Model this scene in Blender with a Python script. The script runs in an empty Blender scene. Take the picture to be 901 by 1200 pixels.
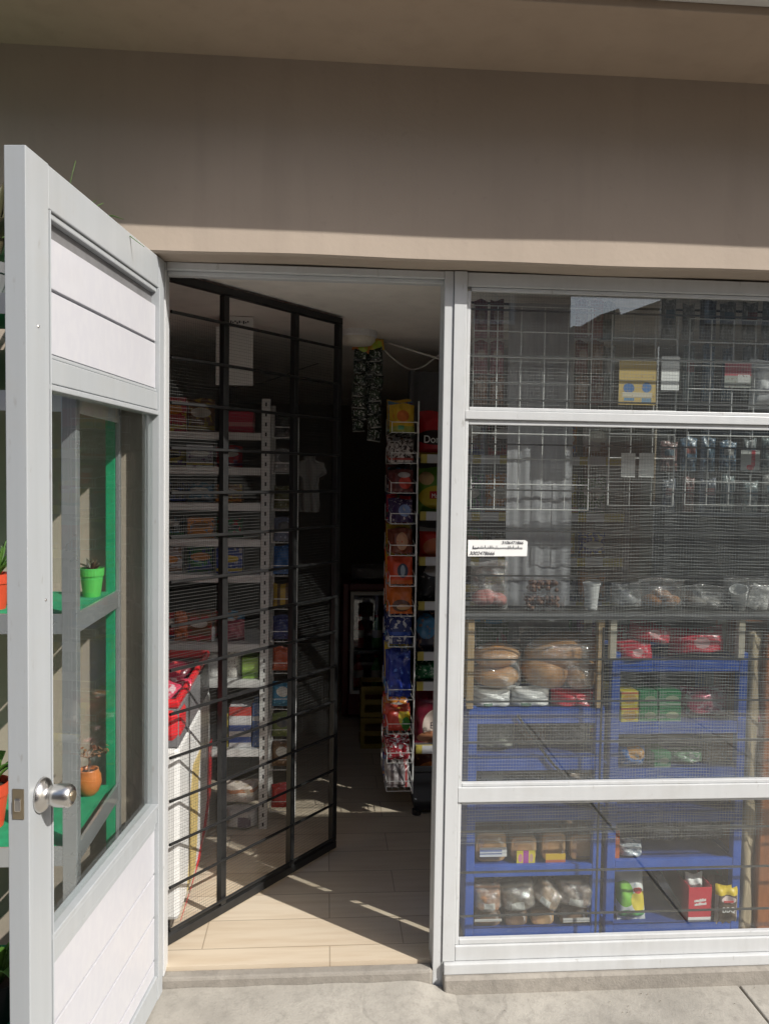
import bpy, math, random
from mathutils import Vector, Matrix
random.seed(7)
C = bpy.context.scene.collection
SC = bpy.context.scene
RAD = math.radians

# ------------------------------------------------------------------ camera
CAM = Vector((0, -2.3, 1.53)); FPX = 936.0
def cam_axes(p, r, y):
    cy, sy, cp, sp = math.cos(y), math.sin(y), math.cos(p), math.sin(p)
    f = Vector((sy*cp, cy*cp, -sp)); rt = Vector((cy, -sy, 0)); up = rt.cross(f)
    c, s = math.cos(r), math.sin(r)
    return c*rt - s*up, c*up + s*rt, f
AX, AY, AF = cam_axes(RAD(2.612), RAD(-.8455), RAD(4.275))
def ray(px, py): return AX*((px-450.5)/FPX) - AY*((py-600)/FPX) + AF
def aY(px, py, Y): d = ray(px, py); return CAM + d*((Y-CAM.y)/d.y)
def aZ(px, py, Z): d = ray(px, py); return CAM + d*((Z-CAM.z)/d.z)
def aX(px, py, X): d = ray(px, py); return CAM + d*((X-CAM.x)/d.x)
cd = bpy.data.cameras.new('camera'); co = bpy.data.objects.new('camera', cd); C.objects.link(co)
cd.sensor_fit = 'VERTICAL'; cd.sensor_height = 36; cd.lens = 36*FPX/1200; cd.clip_start = .02; cd.clip_end = 500
m = Matrix((AX, AY, -AF)).transposed().to_4x4(); m.translation = CAM; co.matrix_world = m
SC.camera = co

# ------------------------------------------------------------------ light
SUN = Vector((.777, -.629, .823)).normalized()       # towards the sun
w = bpy.data.worlds.new('World'); SC.world = w; w.use_nodes = True
nt = w.node_tree; bg = nt.nodes['Background']
sky = nt.nodes.new('ShaderNodeTexSky'); sky.sky_type = 'NISHITA'; sky.sun_disc = False; sky.dust_density = 2.5
sky.sun_elevation = math.asin(SUN.z); sky.sun_rotation = math.atan2(SUN.x, SUN.y)
nt.links.new(sky.outputs[0], bg.inputs[0]); bg.inputs[1].default_value = .125
sl = bpy.data.lights.new('sun', 'SUN'); sl.energy = 4.4; sl.angle = RAD(.5); sl.color = (1, .965, .905)
so = bpy.data.objects.new('sun', sl); C.objects.link(so); so.rotation_euler = SUN.to_track_quat('Z', 'Y').to_euler()
SC.view_settings.view_transform = 'Standard'; SC.view_settings.look = 'None'
SC.view_settings.exposure = .34; SC.view_settings.gamma = 1
SC.cycles.use_denoising = True; SC.cycles.max_bounces = 10; SC.cycles.transparent_max_bounces = 24
SC.cycles.caustics_reflective = False; SC.cycles.caustics_refractive = False
SC.cycles.sample_clamp_indirect = 4

# ------------------------------------------------------------------ materials
def newmat(name):
    mt = bpy.data.materials.new(name); mt.use_nodes = True
    return mt, mt.node_tree, mt.node_tree.nodes['Principled BSDF']
def L(t, a, b): t.links.new(a, b)
def math_node(t, op, a, b=None, clamp=False):
    n = t.nodes.new('ShaderNodeMath'); n.operation = op; n.use_clamp = clamp
    for i, v in enumerate((a, b)):
        if v is None: continue
        if isinstance(v, (int, float)): n.inputs[i].default_value = v
        else: L(t, v, n.inputs[i])
    return n.outputs[0]
def mixc(t, fac, a, b):
    n = t.nodes.new('ShaderNodeMix'); n.data_type = 'RGBA'
    for s, v in ((n.inputs[0], fac), (n.inputs[6], a), (n.inputs[7], b)):
        if isinstance(v, tuple): s.default_value = (*v[:3], 1)
        elif isinstance(v, (int, float)): s.default_value = v
        else: L(t, v, s)
    return n.outputs[2]
def noise(t, scale, detail=4, coord='Object', rough=.55, stretch=None):
    tc = t.nodes.new('ShaderNodeTexCoord'); n = t.nodes.new('ShaderNodeTexNoise')
    n.inputs['Scale'].default_value = scale; n.inputs['Detail'].default_value = detail; n.inputs['Roughness'].default_value = rough
    src = tc.outputs[coord]
    if stretch:
        mp = t.nodes.new('ShaderNodeMapping'); mp.inputs['Scale'].default_value = stretch; L(t, src, mp.inputs[0]); src = mp.outputs[0]
    L(t, src, n.inputs['Vector']); return n.outputs['Fac']
def ramp(t, fac, a, b):
    n = t.nodes.new('ShaderNodeMapRange'); n.inputs[1].default_value = a; n.inputs[2].default_value = b; n.clamp = True
    L(t, fac, n.inputs[0]); return n.outputs[0]
def bump(t, b, h, strength=.3, dist=.002):
    n = t.nodes.new('ShaderNodeBump'); n.inputs['Strength'].default_value = strength; n.inputs['Distance'].default_value = dist
    L(t, h, n.inputs['Height']); L(t, n.outputs[0], b.inputs['Normal'])
def plain(name, col, rough=.5, metal=0, var=.12, scale=30, bmp=0, spec=.5, stretch=None):
    mt, t, b = newmat(name)
    n = noise(t, scale, stretch=stretch); dk = tuple(c*(1-var) for c in col); lt = tuple(min(1, c*(1+var)) for c in col)
    L(t, mixc(t, ramp(t, n, .3, .7), dk, lt), b.inputs['Base Color'])
    b.inputs['Roughness'].default_value = rough; b.inputs['Metallic'].default_value = metal; b.inputs['Specular IOR Level'].default_value = spec
    n2 = noise(t, scale*.4, 5); L(t, math_node(t, 'ADD', math_node(t, 'MULTIPLY', n2, .25), rough-.12), b.inputs['Roughness'])
    if bmp: bump(t, b, noise(t, scale*3, 6), bmp)
    return mt
def glass(name, tint, base=.045, wavy=0, rough=0.0, haze=0):
    mt = bpy.data.materials.new(name); mt.use_nodes = True; t = mt.node_tree; t.nodes.clear()
    out = t.nodes.new('ShaderNodeOutputMaterial'); mx = t.nodes.new('ShaderNodeMixShader')
    tr = t.nodes.new('ShaderNodeBsdfTransparent'); gl = t.nodes.new('ShaderNodeBsdfGlossy'); lw = t.nodes.new('ShaderNodeLayerWeight')
    lw.inputs[0].default_value = .5
    tr.inputs[0].default_value = (*tint, 1); gl.inputs['Roughness'].default_value = rough; gl.inputs[0].default_value = (1, 1, 1, 1)
    f = math_node(t, 'POWER', lw.outputs['Facing'], 5); f = math_node(t, 'MULTIPLY', f, .9); f = math_node(t, 'ADD', f, base, True)
    if wavy:
        bn = t.nodes.new('ShaderNodeBump'); bn.inputs['Strength'].default_value = wavy; bn.inputs['Distance'].default_value = .01
        L(t, noise(t, 35, 5, 'Object'), bn.inputs['Height']); L(t, bn.outputs[0], gl.inputs['Normal'])
    if name == 'clear_plastic_film':
        cz = ramp(t, noise(t, 26, 6, 'Object', .7), .53, .66); crease_highlights = cz
    L(t, f, mx.inputs[0]); L(t, tr.outputs[0], mx.inputs[1]); L(t, gl.outputs[0], mx.inputs[2]); last = mx.outputs[0]
    if haze:
        df = t.nodes.new('ShaderNodeBsdfDiffuse'); df.inputs[0].default_value = (.7, .7, .68, 1); m2 = t.nodes.new('ShaderNodeMixShader')
        hz = noise(t, 3, 6, 'Object'); L(t, math_node(t, 'MULTIPLY', math_node(t, 'ADD', math_node(t, 'MULTIPLY', hz, .6), .7), haze), m2.inputs[0])
        L(t, last, m2.inputs[1]); L(t, df.outputs[0], m2.inputs[2]); last = m2.outputs[0]
    if name == 'clear_plastic_film':
        d3 = t.nodes.new('ShaderNodeBsdfDiffuse'); d3.inputs[0].default_value = (.8, .8, .8, 1); m3 = t.nodes.new('ShaderNodeMixShader'); L(t, math_node(t, 'MULTIPLY', crease_highlights, .26), m3.inputs[0]); L(t, last, m3.inputs[1]); L(t, d3.outputs[0], m3.inputs[2]); last = m3.outputs[0]  # milky creases, white diffuse patches also standing in for wrap highlights
    L(t, last, out.inputs[0]); return mt
def printed(base, shapes=(), rough=.3, crinkle=.0, name='printed_wrap', metal=0):
    """packaging: flat print laid out over the object's own bounds (0..1 across and up)"""
    mt, t, b = newmat(name)
    tc = t.nodes.new('ShaderNodeTexCoord'); g = tc.outputs['Generated']; col = base
    for s in shapes:
        kind, c = s[0], s[-1]
        if kind == 'band': kind = 'rect'; s = ('rect', -.2, 1.2, s[1], s[2], c)
        if kind in ('rect', 'ell'):
            if kind == 'rect': cx, cz, rx, rz = (s[1]+s[2])/2, (s[3]+s[4])/2, abs(s[2]-s[1])/2, abs(s[4]-s[3])/2
            else: cx, cz, rx, rz = s[1:5]
            mp = t.nodes.new('ShaderNodeMapping'); mp.vector_type = 'POINT'
            mp.inputs['Scale'].default_value = (1/rx, 0, 1/rz); mp.inputs['Location'].default_value = (-cx/rx, 0, -cz/rz)
            L(t, g, mp.inputs[0])
            if kind == 'ell':
                ln = t.nodes.new('ShaderNodeVectorMath'); ln.operation = 'LENGTH'; L(t, mp.outputs[0], ln.inputs[0]); d = ln.outputs['Value']
            else:
                ab = t.nodes.new('ShaderNodeVectorMath'); ab.operation = 'ABSOLUTE'; L(t, mp.outputs[0], ab.inputs[0])
                sp = t.nodes.new('ShaderNodeSeparateXYZ'); L(t, ab.outputs[0], sp.inputs[0]); d = math_node(t, 'MAXIMUM', sp.outputs[0], sp.outputs[2])
            f = math_node(t, 'LESS_THAN', d, 1.0)
        else:                                            # 'noise', scale, threshold, colour: photo-like print
            n = noise(t, s[1], 3, 'Generated'); f = ramp(t, n, s[2], s[2]+.05)
        col = mixc(t, f, col, c)
    if isinstance(col, tuple): b.inputs['Base Color'].default_value = (*col, 1)
    else: L(t, col, b.inputs['Base Color'])
    b.inputs['Roughness'].default_value = rough; b.inputs['Metallic'].default_value = metal
    if crinkle: bump(t, b, noise(t, 28, 5, 'Object', .6), crinkle, .004)
    return mt

M = {}
def facade_paint(name, col):
    mt, t, b = newmat(name)
    n1 = noise(t, 1.6, 6); n2 = noise(t, 60, 5); n3 = noise(t, 2.2, 5, stretch=(6, 6, .5))
    c = mixc(t, ramp(t, n1, .3, .75), tuple(x*.9 for x in col), tuple(x*1.07 for x in col))
    c = mixc(t, math_node(t, 'MULTIPLY', ramp(t, n3, .48, .75), .32), c, tuple(x*.7 for x in col))
    pt = noise(t, .9, 3, rough=.4); c = mixc(t, math_node(t, 'MULTIPLY', ramp(t, pt, .52, .57), .13), c, tuple(x*.8 for x in col))
    sp = noise(t, 22, 5, rough=.7); c = mixc(t, math_node(t, 'MULTIPLY', ramp(t, sp, .62, .76), .3), c, tuple(x*.62 for x in col))
    L(t, c, b.inputs['Base Color']); b.inputs['Roughness'].default_value = .75; b.inputs['Specular IOR Level'].default_value = .25
    bump(t, b, math_node(t, 'ADD', math_node(t, 'MULTIPLY', n2, .5), math_node(t, 'MULTIPLY', noise(t, 5, 4), 3)), .35, .003)
    return mt
M['beige'] = facade_paint('beige_wall_paint', (.425, .352, .286))
M['soffit'] = facade_paint('soffit_paint', (.42, .325, .245))
M['fascia'] = facade_paint('pale_fascia_paint', (.62, .6, .56))
M['render'] = facade_paint('grey_render', (.34, .32, .29))
M['render2'] = facade_paint('ochre_render', (.36, .27, .18))
M['render3'] = facade_paint('brown_brick', (.24, .17, .14))
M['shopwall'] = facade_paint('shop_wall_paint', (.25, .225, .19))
M['ceil'] = facade_paint('ceiling_paint', (.86, .82, .76))
def concrete(name, col, crk=.55):
    mt, t, b = newmat(name)
    n1 = noise(t, 2.3, 8, rough=.65); n2 = noise(t, 24, 8, rough=.7); n3 = noise(t, 150, 3)
    c = mixc(t, ramp(t, n1, .3, .7), tuple(x*.70 for x in col), tuple(x*1.14 for x in col))
    c = mixc(t, math_node(t, 'MULTIPLY', ramp(t, n2, .48, .68), .6), c, tuple(x*.6 for x in col))
    c = mixc(t, math_node(t, 'MULTIPLY', ramp(t, n3, .62, .75), .35), c, tuple(x*.5 for x in col))
    tc = t.nodes.new('ShaderNodeTexCoord'); v = t.nodes.new('ShaderNodeTexVoronoi'); v.feature = 'DISTANCE_TO_EDGE'; v.inputs['Scale'].default_value = 1.15
    dn = t.nodes.new('ShaderNodeTexNoise'); dn.inputs['Scale'].default_value = 5; L(t, tc.outputs['Object'], dn.inputs['Vector'])
    mx = t.nodes.new('ShaderNodeMix'); mx.data_type = 'VECTOR'; mx.inputs[0].default_value = .16
    L(t, tc.outputs['Object'], mx.inputs[4]); L(t, dn.outputs['Color'], mx.inputs[5]); L(t, mx.outputs[1], v.inputs['Vector'])
    crack = ramp(t, v.outputs['Distance'], .006, .001); cm = math_node(t, 'MULTIPLY', crack, ramp(t, noise(t, 1.5, 3), .5, .6))
    c = mixc(t, math_node(t, 'MULTIPLY', cm, crk), c, tuple(x*.45 for x in col))
    L(t, c, b.inputs['Base Color']); b.inputs['Roughness'].default_value = .88; b.inputs['Specular IOR Level'].default_value = .2
    h = math_node(t, 'ADD', math_node(t, 'MULTIPLY', n2, 1), math_node(t, 'MULTIPLY', n3, .35)); h = math_node(t, 'SUBTRACT', h, math_node(t, 'MULTIPLY', cm, crk))
    bump(t, b, h, .6, .005); return mt
M['concrete'] = concrete('worn_concrete', (.37, .348, .308), .22); M['curb'] = concrete('curb_concrete', (.31, .285, .25), 0)
M['asphalt'] = plain('asphalt', (.06, .06, .06), .9, 0, .3, 60, .5)
def alu(name, col, rough=.36):
    mt, t, b = newmat(name)
    n = noise(t, 4, 5, stretch=(8, 8, .4)); g = noise(t, 9, 6)
    c = mixc(t, ramp(t, n, .3, .7), tuple(x*.95 for x in col), tuple(min(1, x*1.03) for x in col))
    c = mixc(t, math_node(t, 'MULTIPLY', ramp(t, g, .56, .75), .22), c, (.36, .34, .30))
    sp = noise(t, 55, 4, stretch=(1, 1, .35)); c = mixc(t, math_node(t, 'MULTIPLY', ramp(t, sp, .66, .74), .35), c, (.20, .18, .15))
    sm = noise(t, 3.2, 7, rough=.7); c = mixc(t, math_node(t, 'MULTIPLY', ramp(t, sm, .5, .7), .16), c, (.33, .31, .27))
    L(t, c, b.inputs['Base Color']); L(t, math_node(t, 'ADD', math_node(t, 'MULTIPLY', g, .2), rough-.1), b.inputs['Roughness']); return mt
M['alu'] = alu('grey_aluminium', (.37, .39, .405)); M['white_alu'] = alu('white_aluminium', (.54, .552, .556))
M['alu_dark'] = plain('dark_joint_backing', (.10, .10, .10), .6)  # dark grey sheet behind the door boards, makes their joints read dark
def door_panel():
    mt, t, b = newmat('white_pvc_board')
    n = noise(t, 60, 2, stretch=(1, 1, .5)); n2 = noise(t, 9, 4)
    c = mixc(t, ramp(t, n, .42, .62), (.495, .495, .53), (.515, .515, .543)); c = mixc(t, math_node(t, 'MULTIPLY', ramp(t, n2, .55, .8), .15), c, (.5, .48, .45))
    L(t, c, b.inputs['Base Color']); b.inputs['Roughness'].default_value = .35; return mt
M['pvc'] = door_panel()
def brushed(name, col, rough, met=1):
    mt, t, b = newmat(name); b.inputs['Metallic'].default_value = met; b.inputs['Base Color'].default_value = (*col, 1)
    L(t, math_node(t, 'ADD', math_node(t, 'MULTIPLY', noise(t, 12, 6), .25), rough-.1), b.inputs['Roughness']); return mt
M['chrome'] = brushed('polished_steel', (.55, .57, .58), .28, .7); M['steel'] = brushed('satin_steel', (.66, .64, .61), .25); M['brass'] = brushed('worn_brass', (.5, .42, .3), .4)
M['black_metal'] = plain('black_painted_iron', (.012, .012, .012), .45, 0, .3, 40)
M['bar_metal'] = plain('weathered_iron_bar', (.05, .05, .05), .45, 0, .4, 15)
M['wire'] = plain('galvanised_wire', (.40, .41, .40), .5, .4, .2, 20)
M['gate_wire'] = plain('dull_galvanised_wire', (.13, .13, .125), .55, .3, .2, 20)
M['white_wire'] = plain('white_coated_wire', (.72, .72, .70), .4)
M['white_metal'] = plain('white_painted_steel', (.60, .60, .58), .4, 0, .1, 12)
M['green'] = plain('green_paint', (.01, .30, .13), .35, 0, .15, 14); M['green_wood'] = plain('green_shelf_cloth', (.012, .27, .12), .8, 0, .2, 30)
M['blue'] = plain('blue_enamel_paint', (.028, .085, .36), .32, 0, .22, 9, .1)
M['wood'] = plain('brown_varnished_wood', (.28, .10, .035), .4, 0, .3, 6, .1, stretch=(8, 8, 1)); M['tan_wood'] = plain('raw_tan_wood', (.42, .30, .17), .6, 0, .25, 6, .1, stretch=(8, 8, 1))
M['dark_wood'] = plain('dark_shelf_wood', (.05, .045, .04), .5, 0, .3, 8); M['cream'] = plain('cream_paint', (.55, .5, .4), .5)
M['white'] = plain('white_plastic', (.75, .75, .74), .35, 0, .06); M['black'] = plain('black_plastic', (.012, .012, .013), .4); M['grey'] = plain('grey_plastic', (.16, .16, .165), .35)
M['red'] = plain('red_plastic', (.55, .018, .025), .3, 0, .1); M['yellow'] = plain('yellow_plastic', (.6, .42, .03), .4); M['paper'] = plain('white_paper', (.78, .78, .76), .8, 0, .05, 8)
M['ink'] = plain('black_ink', (.015, .015, .03), .7); M['skin_white'] = plain('white_cloth', (.28, .28, .27), .85, 0, .1, 10, .2)
M['glass'] = glass('window_glass', (.95, .965, .96), .075, haze=.011); M['door_glass'] = glass('door_glass', (.95, .965, .96), .05, haze=.006)
M['film'] = glass('clear_plastic_film', (.95, .95, .94), .16, 1.0, .05, .06); M['tub'] = glass('clear_plastic_tub', (.9, .9, .9), .08, .2, .08); M['gap'] = M['alu_dark']
M['stripe_red'] = M['red']; M['stripe_yellow'] = plain('yellow_decal', (.60, .46, .18), .35)
def floor_tiles():
    mt, t, b = newmat('wood_look_floor_tiles')
    tc = t.nodes.new('ShaderNodeTexCoord'); br = t.nodes.new('ShaderNodeTexBrick'); mp = t.nodes.new('ShaderNodeMapping'); mp.inputs['Location'].default_value = (.36, .035, 0)
    L(t, tc.outputs['Object'], mp.inputs[0]); L(t, mp.outputs[0], br.inputs['Vector']); br.offset = .37
    br.inputs['Scale'].default_value = 1; br.inputs['Brick Width'].default_value = .62; br.inputs['Row Height'].default_value = .155; br.inputs['Mortar Size'].default_value = .0022
    br.inputs['Color1'].default_value = (.55, .465, .355, 1); br.inputs['Color2'].default_value = (.61, .525, .41, 1); br.inputs['Mortar'].default_value = (.34, .28, .21, 1); br.inputs['Mortar Smooth'].default_value = .2
    g = noise(t, 3, 6, stretch=(1.2, 14, 1)); c = mixc(t, math_node(t, 'MULTIPLY', ramp(t, g, .42, .75), .35), br.outputs['Color'], (.36, .24, .13))
    L(t, c, b.inputs['Base Color']); L(t, math_node(t, 'ADD', math_node(t, 'MULTIPLY', noise(t, 4, 5), .2), .32), b.inputs['Roughness'])
    bump(t, b, br.outputs['Fac'], -.4, .002); return mt
M['tiles'] = floor_tiles()
def curtain_mat():
    mt = bpy.data.materials.new('sheer_grey_curtain'); mt.use_nodes = True; t = mt.node_tree; t.nodes.clear()
    out = t.nodes.new('ShaderNodeOutputMaterial'); d = t.nodes.new('ShaderNodeBsdfDiffuse'); tl = t.nodes.new('ShaderNodeBsdfTranslucent'); tr = t.nodes.new('ShaderNodeBsdfTransparent')
    n = noise(t, 10, 5, stretch=(10, 10, .6)); c = mixc(t, n, (.36, .36, .385), (.60, .60, .625)); L(t, c, d.inputs[0]); L(t, c, tl.inputs[0])
    a = t.nodes.new('ShaderNodeMixShader'); a.inputs[0].default_value = .3; L(t, d.outputs[0], a.inputs[1]); L(t, tl.outputs[0], a.inputs[2])
    e = t.nodes.new('ShaderNodeMixShader'); e.inputs[0].default_value = .03; L(t, a.outputs[0], e.inputs[1]); L(t, tr.outputs[0], e.inputs[2]); L(t, e.outputs[0], out.inputs[0]); return mt
M['curtain'] = curtain_mat()
def bread_mat(name, a, bcol):
    mt, t, b = newmat(name); n = noise(t, 9, 5); n2 = noise(t, 70, 4)
    L(t, mixc(t, ramp(t, n, .3, .7), a, bcol), b.inputs['Base Color']); b.inputs['Roughness'].default_value = .5; bump(t, b, n2, .3, .003); return mt
M['crust'] = bread_mat('golden_crust', (.50, .23, .075), (.68, .40, .18)); M['brown_bread'] = bread_mat('sliced_bread', (.36, .17, .075), (.60, .40, .22)); M['dark_bread'] = bread_mat('dark_rye_bread', (.12, .07, .045), (.27, .17, .11))
def leaf_mat(name, a, bcol):
    mt, t, b = newmat(name); L(t, mixc(t, noise(t, 18, 3), a, bcol), b.inputs['Base Color']); b.inputs['Roughness'].default_value = .45; return mt
M['leaf'] = leaf_mat('green_leaf', (.03, .09, .012), (.12, .24, .04)); M['leaf_dark'] = leaf_mat('dark_succulent_leaf', (.03, .045, .02), (.10, .07, .04)); M['soil'] = plain('potting_soil', (.04, .025, .015), .9, 0, .4, 80, .6)
M['twig'] = plain('brown_twig', (.2, .1, .05), .7)

# ------------------------------------------------------------------ mesh helpers
class MB:
    def __init__(s): s.v = []; s.f = []
    def box(s, x0, x1, y0, y1, z0, z1):
        b = len(s.v); s.v += [(x, y, z) for z in (z0, z1) for (x, y) in ((x0, y0), (x1, y0), (x1, y1), (x0, y1))]
        s.f += [[b+i for i in q] for q in ((3, 2, 1, 0), (4, 5, 6, 7), (0, 1, 5, 4), (1, 2, 6, 5), (2, 3, 7, 6), (3, 0, 4, 7))]; return s
    def prism(s, poly, axis, a0, a1):
        """poly in the two other axes (in xyz order), extruded along axis"""
        b = len(s.v); n = len(poly)
        for a in (a0, a1):
            for p in poly:
                q = list(p); q.insert(axis, a); s.v.append(tuple(q))
        s.f.append([b+i for i in range(n)][::-1]); s.f.append([b+n+i for i in range(n)])
        for i in range(n): j = (i+1) % n; s.f.append([b+i, b+j, b+n+j, b+n+i])
        return s
    def tube(s, pts, r, n=6, closed=False):
        pts = [Vector(p) for p in pts]; b = len(s.v); rr = r if isinstance(r, (list, tuple)) else [r]*len(pts)
        for i, p in enumerate(pts):
            if closed: t = pts[(i+1) % len(pts)]-pts[i-1]
            else: t = pts[min(i+1, len(pts)-1)]-pts[max(i-1, 0)]
            t.normalize(); u = t.cross(Vector((0, 0, 1)))
            if u.length < .15: u = t.cross(Vector((0, 1, 0)))
            u.normalize(); vv = t.cross(u)
            for k in range(n):
                a = 2*math.pi*k/n + math.pi/n; s.v.append(tuple(p+(u*math.cos(a)+vv*math.sin(a))*rr[i]))
        m_ = len(pts)
        for i in range(m_ if closed else m_-1):
            for k in range(n):
                a, c = b+i*n, b+((i+1) % m_)*n; s.f.append([a+k, a+(k+1) % n, c+(k+1) % n, c+k])
        if not closed: s.f.append([b+k for k in range(n)][::-1]); s.f.append([b+(m_-1)*n+k for k in range(n)])
        return s
    def lathe(s, prof, c=(0, 0, 0), n=24, axis='z', cap=True):
        b = len(s.v)
        for (r, h) in prof:
            for k in range(n):
                a = 2*math.pi*k/n; x, y = r*math.cos(a), r*math.sin(a)
                if axis == 'z': p = (c[0]+x, c[1]+y, c[2]+h)
                elif axis == 'y': p = (c[0]+x, c[1]+h, c[2]+y)
                else: p = (c[0]+h, c[1]+x, c[2]+y)
                s.v.append(p)
        for i in range(len(prof)-1):
            for k in range(n): a, d = b+i*n, b+(i+1)*n; s.f.append([a+k, a+(k+1) % n, d+(k+1) % n, d+k])
        if cap: s.f.append([b+k for k in range(n)][::-1]); s.f.append([b+(len(prof)-1)*n+k for k in range(n)])
        return s
    def grid(s, fn, nu, nv, wrap=False):
        b = len(s.v)
        for j in range(nv+1):
            for i in range(nu+(0 if wrap else 1)): s.v.append(tuple(fn(i/nu, j/nv)))
        w_ = nu if wrap else nu+1
        for j in range(nv):
            for i in range(nu): i2 = (i+1) % w_; s.f.append([b+j*w_+i, b+j*w_+i2, b+(j+1)*w_+i2, b+(j+1)*w_+i])
        return s
    def build(s, name, mat, parent=None, bevel=0, smooth=False, loc=None, rz=0, solid=0):
        me = bpy.data.meshes.new(name); me.from_pydata(s.v, [], s.f); me.update()
        import bmesh as _b
        bm = _b.new(); bm.from_mesh(me); _b.ops.recalc_face_normals(bm, faces=bm.faces); bm.to_mesh(me); bm.free()
        me.materials.append(mat); o = bpy.data.objects.new(name, me); C.objects.link(o)
        if parent is not None: o.parent = parent
        if loc is not None: o.location = loc
        o.rotation_euler.z = rz
        if smooth:
            for p in me.polygons: p.use_smooth = True
        if solid: md = o.modifiers.new('solid', 'SOLIDIFY'); md.thickness = solid; md.offset = 0
        if bevel:
            md = o.modifiers.new('bevel', 'BEVEL'); md.width = bevel; md.segments = 2; md.limit_method = 'ANGLE'; md.angle_limit = RAD(50)
        return o
def tag(o, label=None, cat=None, group=None, kind=None):
    for k, v in (('label', label), ('category', cat), ('group', group), ('kind', kind)):
        if v: o[k] = v
    return o
def thing(name, label, cat, loc=(0, 0, 0), rz=0, group=None):
    o = bpy.data.objects.new(name, None); C.objects.link(o); o.location = loc; o.rotation_euler.z = rz; o.empty_display_size = .05
    return tag(o, label, cat, group)
def box(*a): return MB().box(*a)
def text(name, body, size, mat, parent, loc, rot, shear=0, sx=1):
    cu = bpy.data.curves.new(name, 'FONT'); cu.body = body; cu.size = size; cu.extrude = .0004; cu.align_x = 'CENTER'; cu.align_y = 'CENTER'; cu.shear = shear
    cu.materials.append(mat); o = bpy.data.objects.new(name, cu); C.objects.link(o); o.parent = parent; o.location = loc; o.rotation_euler = rot; o.scale.x = sx
    bpy.context.view_layer.update(); me = bpy.data.meshes.new_from_object(o.evaluated_get(bpy.context.evaluated_depsgraph_get()))
    q = bpy.data.objects.new(name, me); C.objects.link(q); q.parent = parent; q.location = loc; q.rotation_euler = rot; q.scale.x = sx
    bpy.data.objects.remove(o); q.name = name; return q

# ================================================================== SETTING
def structure(o): return tag(o, kind='structure')
structure(box(-60, 60, -60, 60, -.40, -.25).build('ground', M['asphalt']))
structure(box(-60, 60, -7.2, -2.75, -.249, -.13).build('road', M['asphalt']))
sw = MB(); x = -8.54
while x < 9:
    g_ = .005 if x > 0 else .0015; sw.box(x+.0015, x+1.09-g_, -2.6, -.001, -.25, 0); x += 1.09
structure(sw.build('sidewalk', M['concrete'], bevel=.004))
structure(box(-9, 9, -2.6, 0, -.252, -.011).build('ground', M['curb']))
structure(box(-9, 9, -2.75, -2.605, -.25, -.006).build('kerb', M['curb'], bevel=.02))
structure(box(-30, 30, -9.4, -7.2, -.248, -.02).build('sidewalk', M['concrete']))
structure(box(-1.6, 2.4, .036, 4.7, -.2, .07).build('floor', M['tiles']))

# ================================================================== SHOP BUILDING
B = thing('shop_building', 'beige painted corner shop with grey open door and large white framed window', 'building')
ZS, ZL = 2.645, 2.122                         # soffit and lintel heights
MB().box(-7, -.474, 0, .062, 0, ZL).box(-7, -.56, .0625, .16, 0, ZL).build('wall', M['beige'], B)
box(1.96, 6, 0, .16, 0, ZL).build('wall', M['beige'], B)
def lintel_bm():
    mb = MB()
    def fr(u, v): return (-7+13*u, -.085-.0035*math.sin(u*41+1)-.002*math.sin(u*97), 0)
    n = 130; b = 0
    for i in range(n+1):
        u = i/n; x_ = -7+13*u; yy = -.085-.002*math.sin(u*41+1)-.001*math.sin(u*97); zz = ZL+.0015*math.sin(u*61)+.0012*math.sin(u*133)
        mb.v += [(x_, yy, zz+.006), (x_, yy, ZS+.02), (x_, .16, ZS+.02), (x_, .16, zz), (x_, yy+.006, zz)]
    for i in range(n):
        for k in range(5): a, c = i*5, (i+1)*5; mb.f.append([a+k, a+(k+1) % 5, c+(k+1) % 5, c+k])
    mb.f.append([0, 1, 2, 3, 4]); mb.f.append([n*5+k for k in range(5)][::-1]); return mb
lintel_bm().build('lintel_wall', M['beige'], B)
box(-7, 6, -.384, .16, ZS, ZS+.2).build('soffit', M['soffit'], B)
box(-7, 6, -.412, -.3855, ZS-.005, ZS+.2).build('drip_edge', M['soffit'], B, bevel=.003)
box(-7, 6, -.445, -.413, ZS+.014, ZS+.55).build('fascia', M['fascia'], B, bevel=.003)
box(-7, 6, -.39, 4.9, ZS+.21, 6.2).build('upper_wall', M['beige'], B)
box(-1.6, 2.4, .161, 4.8, 2.128, 2.4).build('ceiling', M['ceil'], B)
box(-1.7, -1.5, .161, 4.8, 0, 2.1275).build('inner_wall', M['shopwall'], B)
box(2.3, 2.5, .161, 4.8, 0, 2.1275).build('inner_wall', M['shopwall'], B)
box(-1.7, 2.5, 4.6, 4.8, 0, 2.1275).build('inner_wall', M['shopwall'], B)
# threshold and window curb
box(-.473, .3355, -.006, .035, -.1, .061).build('threshold', M['curb'], B, bevel=.008)
MB().prism([(-.034, -.05), (-.030, .042), (-.022, .05), (.10, .05), (.10, -.05)], 0, .3665, 1.955).build('curb', M['curb'], B, bevel=.006)
rn0 = random.Random(12)
def apron(u, v):
    x_ = -.62+1.02*u; y_ = -.007-.46*v; e = min(1, u*9, (1-u)*9); f = max(0, 1-v*1.02)**1.3*min(1, e)
    return (x_, y_, .0015+.030*f+.0015*math.sin(u*31+v*7)*f-.003*(v > .97))
structure(MB().grid(apron, 40, 20).build('pavement', M['concrete'], smooth=True))
dbm = MB()
for k in range(70):
    x_, y_ = rn0.uniform(-.5, 1.5), -.04-abs(rn0.gauss(0, .12)); q = rn0.uniform(.0008, .0022); dbm.lathe([(.0004, -q*.5), (q, 0), (.0004, q*.6)], (x_, y_, .003), 5, cap=False)
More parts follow.
